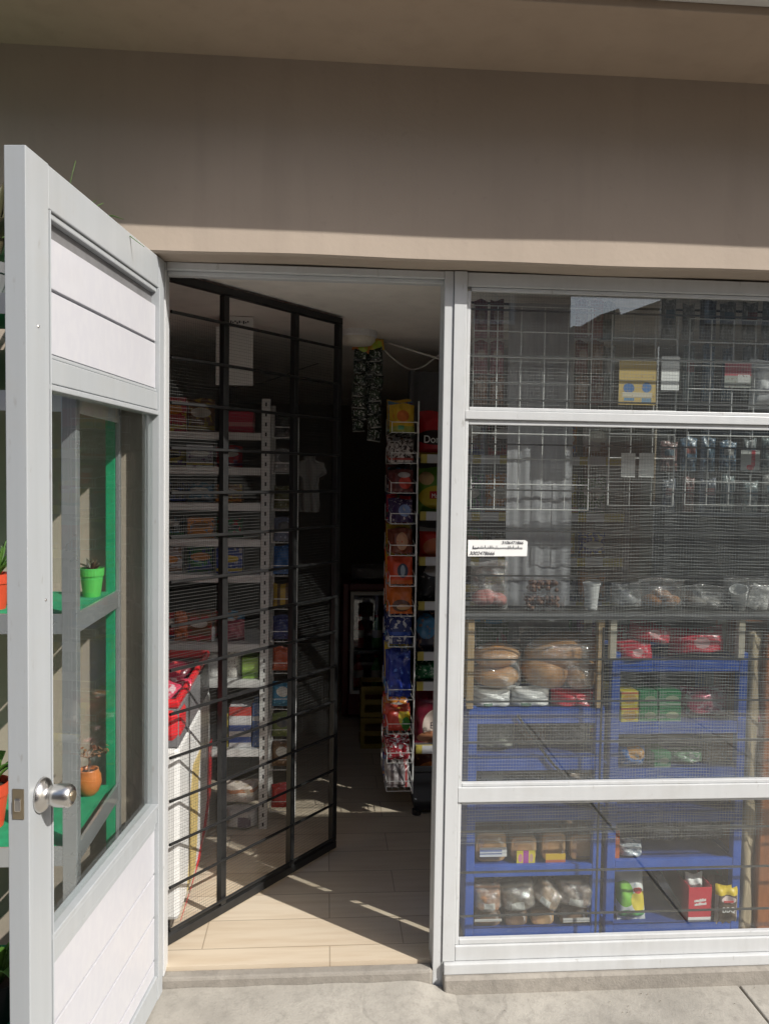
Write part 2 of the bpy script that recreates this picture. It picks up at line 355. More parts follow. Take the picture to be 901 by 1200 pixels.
tag(dbm.build('debris', plain('grit', (.22, .19, .15), .9, 0, .5, 90)), kind='stuff')
# door frame
df = MB().box(-.473, -.451, .002, .06, .062, ZL-.004).box(-.45, .336, .004, .062, 2.098, ZL-.003).box(-.45, .336, .02, .05, 2.086, 2.0975)
df.build('door_frame', M['white_alu'], B, bevel=.002)

# ---- aluminium door, swung out to the street
D = bpy.data.objects.new('door', None); C.objects.link(D); D.parent = B; D.location = (-.45, -.004, 0)
D.rotation_euler.z = math.atan2(-.9928, -.1199); D['label'] = 'grey aluminium door with white boards standing wide open'
TH = -.04
def dbox(x0, x1, z0, z1, y0=TH, y1=0.): return box(x0, x1, y0, y1, z0, z1)
st = dbox(.700, .79, .03, 2.116).box(.6955, .6985, -.03, .003, .1, 2.03); st.build('stile', M['alu'], D, bevel=.003)
dbox(.012, .0525, .03, 2.116).box(.054, .0575, -.03, .003, .1, 2.03).build('stile', M['alu'], D, bevel=.003)
dbox(.0535, .6995, 2.032, 2.1155, TH+.001, -.001).box(.058, .699, -.034, -.006, 2.019, 2.0315).build('rail', M['alu'], D, bevel=.0025)
r2 = MB().box(.058, .699, -.034, -.0015, 1.70, 1.748).box(.058, .699, -.034, .0015, 1.686, 1.698).box(.058, .699, -.034, -.005, 1.749, 1.757); r2.build('rail', M['alu'], D, bevel=.002)
r3 = MB().box(.058, .699, -.034, -.0015, .548, .586).box(.058, .699, -.034, .0025, .590, .602).box(.058, .699, -.034, -.005, .530, .545); r3.build('rail', M['alu'], D, bevel=.002)
dbox(.0535, .6995, .031, .104, TH+.001, -.001).build('rail', M['alu'], D, bevel=.0025)
dbox(.0585, .695, 1.98, 2.0185, -.03, -.02).build('gap_board', M['grey'], D)
for z0, z1, dy in ((1.7575, 1.882, 0), (1.885, 1.985, 0), (.1045, .150, 0), (.1535, .275, 0), (.2785, .400, 0), (.4035, .5295, 0)):
    dbox(.0588, .6945, z0+.0018, z1-.0018, -.028, -.008+dy).build('board', M['pvc'], D, bevel=.0012)
dbox(.0588, .6948, .6025, 1.6855, -.021, -.015).build('glass_pane', M['door_glass'], D)
dbox(.0588, .6945, .105, .529, -.034, -.0285).build('backing_board', M['alu_dark'], D)
dbox(.0588, .6945, 1.758, 1.984, -.034, -.0285).build('backing_board', M['alu_dark'], D)
kn = MB().lathe([(.0335, 0), (.0335, .003), (.031, .008), (.024, .013), (.0185, .016), (.0178, .020), (.0205, .024), (.0222, .032), (.0226, .048), (.0215, .056), (.018, .0605), (.0165, .0615)], (.742, .0005, .905), 40, 'y')
kn.build('knob', M['steel'], D, smooth=True)
MB().lathe([(.010, 0), (.010, .003), (.006, .003)], (.742, .0622, .905), 16, 'y').build('keyhole', M['brass'], D)
box(.7902, .7915, -.031, -.009, .877, .935).build('latch_plate', M['brass'], D, bevel=.001)
box(.7916, .796, -.026, -.014, .893, .917).build('latch_bolt', M['steel'], D, bevel=.002)
for xx, zz in ((.745, 1.80), (.72, 1.28), (.745, .40), (.72, .35)): MB().lathe([(.003, 0), (.002, .0015)], (xx, .0005, zz), 10, 'y').build('screw', M['steel'], D)

# ---- shop window
W = bpy.data.objects.new('window', None); C.objects.link(W); W.parent = B; W.location = (0, 0, 0); W['label'] = 'white aluminium shop window of three stacked panes'
XL, XR = .336, 1.955
post = MB().box(XL, .362, .001, .09, .0, ZL-.003).box(.3635, .4005, -.004, .07, .0845, ZL-.003).box(.3625, .366, -.002, .06, .0, .084).box(.346, .4005, .0905, .135, .071, ZL-.01).box(.402, .413, .004, .05, .131, 2.066); post.build('post', M['white_alu'], W, bevel=.002)  # inner liner box added to narrow the sun strip on the floor
MB().box(1.90, XR-.002, -.004, .07, .052, ZL-.003).build('post', M['white_alu'], W, bevel=.002)
fr = MB()
fr.box(.4015, 1.899, .002, .04, 2.078, ZL-.004).box(.4135, 1.899, .008, .0215, 2.066, 2.077)
fr.box(.4015, 1.899, -.002, .035, 1.697, 1.722).box(.4135, 1.899, .004, .0215, 1.7225, 1.733).box(.4135, 1.899, .006, .0215, 1.682, 1.6965)
fr.build('rail', M['white_alu'], W, bevel=.002)
MB().box(.4015, 1.899, -.002, .034, .566, .611).box(.4135, 1.899, .004, .0215, .6115, .622).box(.4135, 1.899, .006, .0215, .556, .5655).build('rail', M['white_alu'], W, bevel=.002)
MB().box(.4015, 1.899, -.002, .034, .084, .130).box(.4135, 1.899, .004, .0215, .1305, .147).box(.367, 1.9, -.016, .062, .0505, .083).build('sill', M['white_alu'], W, bevel=.003)
for z0, z1 in ((1.7235, 2.0658), (.6125, 1.6818), (.1315, .5558)): box(.4132, 1.8988, .022, .028, z0, z1).build('pane', M['glass'], W)
bars = [2.027, 1.891, 1.761, 1.629, 1.492, 1.369, 1.233, 1.105, .977, .848, .722, .60, .446, .318, .181]
for z in bars: box(.403, 1.91,   .066, .072, z-.0024, z+.0024).build('bar', M['bar_metal'], W)
for xx in (.856,): box(xx-.0025, xx+.0025, .0725, .0785, .09, 1.075).build('bar', M['bar_metal'], W)
def screen(x0, x1, z0, z1, px_, pz, y, r, skew=0, sag=.002, name='wire_screen', parent=None, mat=None, rv=.55):
    mb = MB(); rn = random.Random(3)
    def wire(p, q, r_):
        p, q = Vector(p), Vector(q); n = 5; a, b_ = rn.uniform(-sag, sag), rn.uniform(-sag, sag)
        mb.tube([p.lerp(q, i/n)+Vector((0, b_*math.sin(i/n*6), a*math.sin(i/n*4+1))) for i in range(n+1)], r_, 4)
    z = z0
    while z < z1: wire((x0, y, z), (x1, y, z+skew), r); z += pz
    x_ = x0
    while x_ < x1: wire((x_, y+r*1.6, z0), (x_-skew*.4, y+r*1.6, z1), r*rv); x_ += px_
    return mb.build(name, mat or M['wire'], parent)
screen(.403, 1.91, .55, 2.09, .0088, .0100, .088, .00045, 0, .0012, parent=W)
screen(.80, 1.07, .42, 1.70, .0094, .0107, .094, .00042, .022, .004, parent=W)
screen(1.05, 1.40, .42, 1.66, .0094, .0096, .099, .00042, -.018, .004, parent=W)
screen(.403, 1.40, .40, .56, .0090, .0100, .0915, .00045, .01, .005, parent=W)

# ================================================================== SECURITY GATE
GS = -.036
G = thing('security_gate', 'black iron security gate covered in fine wire mesh, swung into the doorway', 'gate', (-.462, .136, 0), math.atan2(.767, .641))
gf = MB().box(GS, .80, -.012, .012, .085, .113).box(GS, .80, -.012, .012, 2.095, 2.12).box(GS, GS+.022, -.0115, .0115, .1135, 2.0945).box(.776, .80, -.0115, .0115, .1135, 2.0945)
gf.build('frame', M['black_metal'], G, bevel=.002)
for xx in (.214, .546): box(xx-.011, xx+.011, -.011, .011, .1138, 2.0942).build('upright', M['black_metal'], G, bevel=.001)
for k in range(15):
    z = 2.003-.1335*k; MB().tube([(GS+.023, -.0175, z), (.28, -.018, z+.002*math.sin(k)), (.55, -.018, z), (.7755, -.0175, z)], .0052, 6).build('bar', M['black_metal'], G)
screen(GS+.023, .7755, .114, 2.0, .0088, .0102, .016, .00036, 0, .0018, 'wire_mesh', G, M['gate_wire'])

# ================================================================== PLANT RACK
RX0, RX1, RY0, RY1 = -1.36, -.565, -.43, -.025
zt2, zt1, z1s, z2s, z3s = aY(3, 345, RY0).z, aY(3, 459, RY0).z, 1.197, .652, .20
R_ = thing('plant_rack', 'polished steel plant rack with green shelves standing behind the open grey door', 'plant rack', (-.97, -.22, 0))
def rb(x0, x1, y0, y1, z0, z1): return box(x0+.97, x1+.97, y0+.22, y1+.22, z0, z1)
for xx in (RX1-.034, RX0):
    rb(xx, xx+.034, RY0, RY0+.028, .0, zt2+.02).build('post', M['chrome'], R_, bevel=.002)
    rb(xx+.022, xx+.034, RY1-.02, RY1, .0, zt2+.02).build('post', M['chrome'], R_, bevel=.002)
    rb(xx-.004, xx+.0215, RY1-.022, RY1-.004, .0, zt1-.004).build('green_upright', M['green'], R_, bevel=.002)
for i, z in enumerate((zt2, zt1, z1s, z2s, z3s)):
    s = rb(RX0+.03, RX1-.03, RY0+.006, RY1-.022, z-.012, z).build('shelf', M['green_wood'], R_)
    lip = rb(RX0+.029, RX1-.029, RY0+.001, RY0+.0055, z-.042, z+.004); x0 = RX1-.003
    lip.box(x0+.97-.006, x0+.97+.001, RY0+.029+.22, RY1-.021+.22, z-.042, z+.004)
    lip.build('shelf_lip', M['white_metal'] if i < 2 else M['chrome'], s)
def pot(label, cat, loc, r, h, mat, plant, group=None, name='potted_plant', rounded=False):
    t = thing(name, label, cat, loc, 0, group)
    if rounded: MB().lathe([(r*.55, 0), (r*.85, h*.15), (r*1.05, h*.45), (r*1.0, h*.75), (r*.8, h*.95), (r*.82, h), (r*.72, h), (r*.7, h*.86)], (0, 0, 0), 28, cap=False).build('pot', mat, t, smooth=True)
    else: MB().lathe([(r*.72, 0), (r*.93, h*.72), (r*1.0, h*.73), (r*1.04, h), (r*.95, h), (r*.9, h*.86)], (0, 0, 0), 24, cap=False).build('pot', mat, t, smooth=False)
    MB().lathe([(.001, h*.85), (r*(.7 if rounded else .9), h*.86)], (0, 0, 0), 20, cap=False).build('soil', M['soil'], t)
    plant(t, r, h); return t
def leafy(n, length, width, mat, up=.6, droop=.4):
    def f(t, r, h):
        mb = MB(); rn = random.Random(int(length*1e4)+n)
        for i in range(n):
            a = rn.uniform(0, 6.28); l = length*rn.uniform(.6, 1.1); sp = rn.uniform(.2, 1); wd = width*rn.uniform(.7, 1.2); d = Vector((math.cos(a), math.sin(a), 0)); sd = Vector((-d.y, d.x, 0))
            base = Vector((d.x*r*.3*rn.random(), d.y*r*.3*rn.random(), h*.85))
            def fn(u, v): 
                c = base+d*(l*v*sp*.8)+Vector((0, 0, l*up*(v*1.6-droop*1.6*v*v*sp*1.5)))
                wv = wd*math.sin(math.pi*min(1, v*.92+.08))**.8
                return c+sd*((u-.5)*wv)+Vector((0, 0, -abs(u-.5)*wv*-.5))
            mb.grid(fn, 2, 7)
        mb.build('foliage', mat, t, smooth=True, solid=.0012)
    return f
def bonsai(t, r, h):
    rn = random.Random(4); mb = MB().tube([(0, 0, h*.85), (.004, 0, h+.02), (-.004, .003, h+.045), (.01, 0, h+.06)], [.004, .003, .002, .001]); ends = []
    for i in range(5):
        a = i*1.4; e = Vector((.045*math.cos(a), .03*math.sin(a), h+.045+.02*rn.random())); mb.tube([(0, 0, h+.03), tuple(e)], [.002, .001], 5); ends.append(e)
    mb.build('stem', M['twig'], t); lf = MB()
    for e in ends:
        for k in range(7):
            p = e+Vector((rn.gauss(0, .008), rn.gauss(0, .008), rn.gauss(0, .006))); q = Vector((rn.gauss(0, 1), rn.gauss(0, 1), rn.gauss(0, 1))).normalized()*.007; s_ = q.cross(Vector((.3, .2, 1))).normalized()*.005
            b = len(lf.v); lf.v += [tuple(p-q), tuple(p+s_), tuple(p+q), tuple(p-s_)]; lf.f.append([b, b+1, b+2, b+3])
    lf.build('foliage', leaf_mat('rosy_leaf', (.25, .06, .04), (.2, .14, .05)), t, solid=.001)
def on(px_, Y, z): p = aY(px_, 600, Y); return (p.x, Y, z)
gp = plain('lime_green_plastic', (.08, .50, .09), .4, 0, .05); op = plain('orange_glazed_pot', (.55, .17, .04), .3, 0, .15, 20); rp = plain('red_plastic_pot', (.62, .07, .03), .4, 0, .05)
pot('lime green plastic pot with small dark succulent on rack beside the green upright', 'potted plant', (aY(108, 690, -.13).x, -.13, z1s), .031, .076, gp, leafy(16, .05, .011, M['leaf_dark'], .5, .3))
pot('round orange glazed pot with tiny twisted bonsai on lower green shelf', 'potted plant', (aY(104, 920, -.11).x, -.11, z2s), .033, .07, op, bonsai, rounded=True)
pot('bright red plastic pot with bushy cactus left of the grey door edge', 'potted plant', (aY(-8, 690, -.33).x, -.33, z1s), .04, .085, rp, leafy(40, .09, .014, M['leaf'], .7, .2))
pot('terracotta red pot with broad green leaves on the lower rack shelf', 'potted plant', (aY(-14, 950, -.30).x, -.30, z2s), .05, .11, rp, leafy(14, .13, .035, M['leaf'], .7, .5))
pot('black plastic pot with long shiny green leaves on the lowest rack shelf', 'potted plant', (aY(-4, 1130, -.36).x, -.36, z3s), .05, .10, M['black'], leafy(14, .16, .035, M['leaf'], .8, .45))
p = aY(82, 250, -.28)
pot('spider plant with long thin arching leaves on the top of the rack', 'potted plant', (p.x-.06, -.25, zt2), .05, .09, M['white'], leafy(26, .30, .012, M['leaf'], .75, .55))
pot('drooping dark leafed plant on rack top left of the spider plant', 'potted plant', (aY(-14, 300, -.33).x, -.33, zt2), .05, .09, M['grey'], leafy(22, .22, .035, M['leaf_dark'], .8, .6))

# ================================================================== GOODS (makers)
ORD = 'top second third fourth fifth sixth seventh eighth ninth tenth eleventh bottom'.split()
def pack_mesh(w_, h, d, seed=0, lean=0, nu=12, nv=16):
    rn = random.Random(seed); ph = [rn.uniform(0, 6) for _ in range(6)]; mb = MB()
    def surf(sg):
        def fn(u, v):
            uu = u*2-1; e = max(0, 1-abs(uu)**3.2)**.5; vv = min(1, max(0, (v-.05)/.16))*min(1, max(0, (.95-v)/.18)); vv = math.sin(vv*math.pi/2)
            t_ = d/2*e*vv*(1-.25*v); cr = (.006*math.sin(uu*5+ph[0]+v*3)*math.sin(v*7+ph[1])+.0022*math.sin(uu*13+v*9+ph[4])*math.sin(v*17-uu*5+ph[5]))*vv*e + (.0018*math.sin(uu*26+ph[2]) if vv < .4 else 0)
            x_ = uu*w_/2*(1-.06*vv*(1-abs(uu))) * (1+.05*math.sin(v*3.1)*-1*(.5)); z_ = v*h
            return (x_, sg*(t_+cr)+lean*z_+.0006*sg, z_+.004*math.sin(uu*3+ph[3])*(1 if v > .9 else 0))
        return fn
    mb.grid(surf(-1), nu, nv); mb.grid(surf(1), nu, nv); return mb
def pack(label, cat, loc, w_, h, d, mat, seed=0, lean=0, rz=0, group=None, name='snack_bag', roll=0):
    o = pack_mesh(w_, h, d, seed, lean).build(name, mat, None, smooth=True, loc=loc, rz=rz); o.rotation_euler.y = roll
    return tag(o, label, cat, group)
def carton(label, cat, loc, w_, h, d, mat, rz=0, group=None, name='carton', lid=None):
    o = box(-w_/2, w_/2, -d/2, d/2, 0, h).build(name, mat, None, bevel=.002, loc=loc, rz=rz); return tag(o, label, cat, group)
def cname(c):
    return c
def hbox(px0, py0, px1, py1, Y):
    """pixel rectangle at depth Y -> base centre, width, height in metres"""
    a, b = aY(px0, py1, Y), aY(px1, py0, Y); return Vector(((a.x+b.x)/2, Y, a.z)), b.x-a.x, b.z-a.z

PAL = [(.45, .02, .03), (.55, .2, .03), (.5, .36, .03), (.03, .16, .05), (.03, .06, .28), (.12, .02, .12), (.4, .4, .42), (.18, .09, .04), (.02, .02, .02), (.05, .2, .32)]
def rand_print(rn, crinkle=.35):
    a, b, c = rn.sample(PAL, 3); wht = (.6, .58, .52)
    sh = [('noise', rn.uniform(3, 6), .55, b), ('ell', .5, rn.uniform(.5, .65), .36, .14, rn.choice([wht, c])), ('band', .08, .2, rn.choice([b, c]))]
    return printed(a, sh, .28, crinkle)
# ------------------------------------------------------------------ white wire rack (right of doorway)
def basket(mb, x0, x1, y0, y1, z, h):
    r = .0017
    for zz, yb in ((z, y0), (z+h, y0)): mb.tube([(x0, y0, zz), (x1, y0, zz), (x1, y1, zz+(.0 if zz == z else .03)), (x0, y1, zz+(0 if zz == z else .03))], r, 5, True)
    for x_ in (x0, x1): mb.tube([(x_, y0, z), (x_, y0, z+h)], r, 5); mb.tube([(x_, y1, z), (x_, y1, z+h+.03)], r, 5)
    for i in range(1, 4): x_ = x0+(x1-x0)*i/4; mb.tube([(x_, y0, z), (x_, y1, z)], .0012, 4)
WY = .95
def rack_at(label, px_r, ybs, px_w, y_top, y_bot, Yb):
    t = thing('wire_rack', label, 'wire rack', (aY(px_r, y_bot, WY).x, WY, aY(px_r, y_bot, WY).z), 0, 'white wire basket racks')
    o = t.location; up = MB(); top = aY(px_r, y_top, WY).z-o.z
    for yy in (.0, Yb-WY): up.tube([(.004, yy, 0), (.004, yy, top)], .003, 6)
    up.build('upright', M['white_wire'], t); out = []
    for yb in ybs:
        z = aY(px_r, yb, WY).z-o.z; mb = MB(); basket(mb, -px_w, 0, 0, Yb-WY, z, .042); mb.build('basket', M['white_wire'], t); out.append(z+o.z)
    return t, out
YB = [507, 543, 578, 614, 651, 687, 722, 758, 820, 860, 894, 927]
rk, zs = rack_at('tall white wire rack of small snack baskets right of the open doorway', 482, YB, .104, 470, 930, 1.25)
xr = rk.location.x-.052
W_ = (.6, .58, .52)
wp = [('yellow and orange chip bag', 'snack bag', printed((.58, .36, .02), [('ell', .45, .55, .3, .2, (.55, .14, .02)), ('band', .0, .2, (.3, .32, .05)), ('rect', .2, .5, .08, .22, (.05, .25, .1))], .3, .4), .078, .13, .04),
 ('white and black small sachets', 'sachet', printed((.5, .46, .44), [('noise', 6, .5, (.05, .03, .03)), ('band', .1, .2, (.3, .04, .03))], .3, .3), .07, .10, .03),
 ('dark bag with red ball print', 'snack bag', printed((.12, .03, .03), [('ell', .6, .42, .3, .28, (.55, .05, .03)), ('ell', .55, .75, .3, .12, (.45, .42, .42))], .3, .4), .08, .10, .04),
 ('purple and blue sweet bag', 'sweet bag', printed((.04, .02, .08), [('ell', .6, .5, .3, .25, (.2, .28, .5)), ('noise', 6, .6, (.5, .45, .45))], .3, .4), .08, .105, .04),
 ('brown biscuit bag with pale orange print', 'biscuit bag', printed((.16, .04, .02), [('ell', .5, .5, .3, .35, (.5, .26, .14)), ('noise', 7, .62, (.5, .06, .03))], .3, .4), .075, .11, .035),
 ('bright red bag with dark oval badge', 'snack bag', printed((.58, .07, .025), [('ell', .55, .5, .24, .26, (.04, .05, .08)), ('ell', .55, .5, .1, .2, (.28, .32, .36)), ('band', .0, .15, (.5, .12, .03))], .3, .3), .088, .12, .04),
 ('orange and brown biscuit bag', 'biscuit bag', printed((.55, .13, .02), [('ell', .5, .3, .4, .22, (.12, .05, .03)), ('ell', .6, .25, .3, .1, (.5, .3, .14))], .3, .4), .088, .12, .04),
 ('navy bag with white splash', 'snack bag', printed((.015, .025, .12), [('noise', 5, .56, (.5, .5, .5)), ('band', .3, .42, (.02, .06, .3))], .3, .5), .088, .13, .04),
 ('long glossy navy blue bag', 'snack bag', printed((.015, .03, .22), [('noise', 6, .62, (.1, .2, .55))], .2, .8), .088, .20, .04),
 ('red yellow and green sweet bag', 'sweet bag', printed((.5, .05, .03), [('ell', .72, .6, .26, .4, (.6, .45, .03)), ('ell', .8, .3, .2, .3, (.05, .22, .04)), ('band', .82, 1, (.45, .06, .03))], .3, .4), .088, .10, .045),
 ('red and silver chocolate sachets', 'sachet', printed((.3, .02, .03), [('noise', 6, .52, (.5, .45, .45))], .25, .5, metal=.2), .088, .09, .04),
 ('silver grey striped stick sachets', 'sachet', printed((.3, .27, .27), [('rect', .15, .3, 0, 1, (.08, .06, .06)), ('rect', .5, .62, 0, 1, (.08, .06, .06)), ('rect', .8, .9, 0, 1, (.3, .05, .05))], .3, .5), .088, .10, .035)]
for i, (nm, cat, mt, w_, h, d) in enumerate(wp):
    pack(f'{nm} in the {ORD[i]} basket of the doorway wire rack', cat, (xr, WY+.035, zs[i]+.004), w_*1.06, h*.9, d*.75, mt, i, .25, group='packets in the wire rack baskets', name=cat.replace(' ', '_'))
    for q in range(3):
        pack(f'{["middle", "rear", "hindmost"][q]} packet behind the {nm} in a wire basket', 'packet', (xr-.004, WY+.09+.06*q, zs[i]+.004+.006*q), .106, h*(.92+.07*q), d*.8, mt if q != 1 else rand_print(random.Random(i+300)), i+40+20*q, .18, group='packets in the wire rack baskets', name='packet')

# ------------------------------------------------------------------ gondola shelf behind the wire rack, running behind the window
GY = 1.10
GD = thing('display_shelf', 'dark shelf unit with yellow and white price strips right of the doorway', 'shelf unit', (.85, GY, .07))
gx0, gx1 = .405, 1.30
box(gx0-.85, gx1-.85, .36, .39, .2, 1.95).build('back_panel', M['grey'], GD)
MB().box(gx1-.85+.001, gx1-.85+.03, .0, .39, 0, 1.95).box(gx0-.85-.02, gx0-.85-.001, .30, .39, 0, 1.95).build('upright', M['grey'], GD)
gz = []
for yy in (533, 600, 653, 705, 764, 799, 873):
    z = aY(500, yy, GY).z; gz.append(z); s = box(gx0-.85, gx1-.85, 0, .355, z-.09, z-.08).build('shelf', M['grey'], GD)
    st_ = MB()
    box(gx0-.85, gx1-.85, -.012, -.002, z-.105, z-.068).build('price_strip', printed((.55, .45, .10), [('rect', x_, x_+.09, .0, 1, (.6, .6, .62)) for x_ in (.03, .16, .29, .42, .55, .68, .81)], .35), s)
gz = [z+.01 for z in gz]   # shelf tops: z (world) = local z + .07 - .08
def gl(px0, py0, px1, py1, label, cat, mat, i, name='snack_bag', d=.07, lean=.1, dx=0):
    b, w_, h = hbox(px0, py0, px1, py1, GY+.06); b.z = max(b.z, 0.1); return pack(label, cat, (b.x+dx, GY+.06, gz[i]-.019), w_, b.z+h-gz[i]+.01, d, mat, i+11, lean, name=name)
def front_text(o, body, size, mat, x_, z, y, sx=1): return text('lettering', body, size, mat, o, (x_, y, z), (RAD(90), 0, 0), 0, sx)
o = gl(490, 480, 532, 528, 'big red corn chip bag with white lettering on the top price strip shelf', 'snack bag', printed((.42, .012, .02), [('ell', .45, .42, .5, .16, (.02, .01, .01)), ('noise', 4, .66, (.2, .01, .02)), ('band', .0, .1, (.5, .3, .05))], .28, .4), 0)
front_text(o, 'Dori', .045, M['paper'], -.022, .075, -.047, .9)
o = gl(488, 546, 532, 596, 'green and yellow chip bag with red name banner beside the wire rack', 'snack bag', printed((.12, .26, .03), [('ell', .55, .35, .5, .25, (.55, .42, .03)), ('rect', .33, 1, .32, .48, (.45, .02, .02)), ('ell', .25, .75, .2, .14, (.6, .4, .2))], .28, .3), 1)
front_text(o, 'Marga', .026, M['paper'], .006, .078, -.047, .9)
gl(491, 616, 530, 648, 'small red chip bag on the third price strip shelf', 'snack bag', printed((.5, .03, .02), [('ell', .5, .35, .4, .3, (.5, .14, .06)), ('band', .85, 1, (.4, .38, .36))], .28, .5), 2)
gl(489, 658, 528, 701, 'black and grey bag on the fourth price strip shelf', 'snack bag', printed((.02, .02, .02), [('ell', .5, .8, .3, .14, (.4, .38, .35)), ('noise', 6, .6, (.3, .28, .26))], .28, .5), 3)
gl(487, 714, 526, 759, 'dark blue and brown bag on the fifth price strip shelf', 'snack bag', printed((.03, .03, .05), [('ell', .3, .62, .3, .3, (.06, .2, .36)), ('noise', 6, .55, (.3, .18, .12))], .28, .5), 4)
gl(486, 770, 525, 796, 'low green foil packet on the sixth price strip shelf', 'packet', printed((.02, .14, .05), [('noise', 7, .55, (.35, .45, .35))], .25, .6, metal=.2), 5, 'packet')
o = gl(484, 808, 524, 869, 'dark red and peach bag with script lettering on the lowest price strip shelf', 'snack bag', printed((.16, .015, .03), [('ell', .75, .35, .5, .32, (.58, .48, .42)), ('ell', .6, .12, .5, .14, (.5, .22, .12))], .28, .4), 6)
front_text(o, 'Be', .04, M['ink'], .012, .09, -.05)
b, w_, h = hbox(482, 876, 522, 908, GY+.04)
pack('dark orange and red bag under the lowest price strip', 'snack bag', b, w_, h, .07, printed((.12, .03, .015), [('ell', .6, .3, .4, .25, (.5, .14, .03)), ('noise', 5, .6, (.4, .2, .05))], .3, .4), 55, .05)
t = thing('floor_bin', 'black plastic bin with pale specks on the floor under the price strip shelf', 'bin', (.47, 1.13, .0705))
MB().lathe([(.10, .02), (.125, .19), (.135, .2), (.135, .22), (.12, .22), (.11, .06)], (0, 0, 0), 4, cap=False).build('body', printed((.012, .012, .014), [('noise', 9, .68, (.25, .27, .3))], .4), t, rz=RAD(45))
for sx_ in (-1, 1): MB().lathe([(.02, 0), (.02, .022)], (sx_*.06, -.06, 0), 10).build('foot', M['black'], t)
rn = random.Random(9); GCOL = {}
for i in range(7):
    for k in range(5):
        h = min(.19, (gz[i-1]-gz[i]-.06) if i else .2); mt = rand_print(rn)
        pack(f'{["crinkled", "puffy", "flat", "glossy", "folded"][k]} bag, {["first", "second", "third", "fourth", "fifth"][k]} from the wire rack on the {ORD[i]} price strip shelf', 'snack bag', (.63+.14*k, GY+.07+rn.uniform(-.02, .02), gz[i]-.019), .125, h*rn.uniform(.85, 1), .06, mt, i*9+k, .1, rn.uniform(-.15, .15), 'snack bags on the shelf behind the window')

# ------------------------------------------------------------------ white shelving behind the gate
SY = .95
SH = thing('shelving_unit', 'white slotted steel shelving packed with groceries behind the mesh gate', 'shelving', (-.6, SY, .07))
sx0, sx1 = -1.05, -.222
def post_bm(x0, y0):
    mb = MB().box(x0, x0+.034, y0, y0+.002, 0, 1.76).box(x0+.032, x0+.034, y0+.0025, y0+.034, 0, 1.76); return mb
for x0 in (sx1-.034, sx0):
    for y0 in (0, .33):
        pm = printed((.58, .58, .56), [('rect', .40, .60, z_/44+.006, z_/44+.015, (.03, .03, .03)) for z_ in range(44)] if y0 == 0 and x0 > -.5 else [], .4)
        post_bm(x0+.6, y0).build('post', pm, SH)
shz = []
for yy in (507, 548, 590, 632, 674, 755, 797, 878, 972):
    z = aY(285, yy, SY).z; shz.append(z); MB().box(sx0+.6+.002, sx1+.6-.036, .0025, .33, z-.075, z-.07).box(sx0+.6+.002, sx1+.6-.036, -.003, .002, z-.10, z-.07).build('shelf', M['white_metal'], SH)
def sg(px0, py0, px1, py1, si, d=.1, Y=SY+.07):
    b, w_, h = hbox(px0, py0, px1, py1, Y); return Vector((b.x, Y, shz[si]+.0005)), w_, h
def roll_item(label, px0, py0, px1, py1, si, mat):
    b, w_, h = sg(px0, py0, px1, py1, si); r = w_/2
    t = thing('paper_roll', label, 'paper roll', b); MB().lathe([(r, 0), (r, h), (r*.35, h), (r*.35, h*.7)], (0, 0, 0), 24).build('roll', mat, t, smooth=False); MB().lathe([(r*.34, h*.69), (r*.34, h+.001), (r*.28, h+.001), (r*.28, h*.7)], n=16, cap=False).build('core', M['tan_wood'], t)
roll_item('white flower patterned paper roll beside the green carton behind the gate', 264, 764, 284, 795, 6, printed((.62, .60, .55), [('noise', 9, .56, (.25, .2, .18))], .7))
roll_item('plain white paper roll left of the patterned roll behind the gate', 242, 767, 261, 795, 6, printed((.55, .54, .52), [('noise', 9, .62, (.3, .3, .3))], .7))
def sc(label, cat, r, si, mat, name, d=.1):
    b, w_, h = sg(*r, si); return carton(label, cat, b, w_, h, d, mat, 0, None, name)
sc('lime green carton on white shelf beside the patterned paper roll', 'carton', (285, 772, 304, 796), 6, printed((.22, .38, .06), [('band', .1, .3, (.1, .2, .03)), ('rect', .1, .9, .4, .8, (.3, .45, .1))], .5), 'carton')
sc('white washing powder carton with red and blue bands behind the gate', 'detergent', (270, 828, 296, 875), 7, printed((.6, .6, .6), [('band', .78, 1, (.5, .05, .04)), ('band', .4, .55, (.05, .1, .35)), ('band', .12, .26, (.06, .12, .4)), ('noise', 8, .62, (.35, .35, .42))], .4), 'detergent_box')
sc('blue washing powder carton right of the white banded carton', 'detergent', (297, 826, 306, 877), 7, printed((.02, .07, .22), [('noise', 7, .6, (.4, .4, .45)), ('band', .6, .7, (.4, .4, .4))], .4), 'detergent_box')
sc('narrow yellow carton left of the washing powder cartons', 'carton', (260, 835, 269, 874), 7, printed((.4, .32, .04), [('band', .4, .6, (.1, .12, .05))], .5), 'carton')
for i, (r, nm, mt) in enumerate((((262, 918, 302, 948), 'upper white flour bag with brown print lying on the bottom white shelf', printed((.52, .46, .40), [('band', .55, .7, (.3, .12, .05)), ('noise', 5, .6, (.35, .28, .2))], .6, .5)), ((266, 940, 302, 970), 'lower white flour bag with dark print on the bottom white shelf', printed((.55, .53, .5), [('rect', .4, .8, .2, .6, (.12, .08, .10)), ('noise', 5, .62, (.3, .3, .3))], .6, .5)))):
    b, w_, h = hbox(*r, SY+.06-.03*i); b.z = shz[8]+(.095 if i == 0 else .001); pack(nm, 'flour bag', b, w_*1.05, .088, .12, mt, 60+i, .05, name='flour_bag')
sc('dark red packet on the highest white shelf behind the gate', 'packet', (268, 482, 298, 506), 0, printed((.4, .03, .06), [('band', .3, .5, (.5, .2, .2))], .4), 'packet')
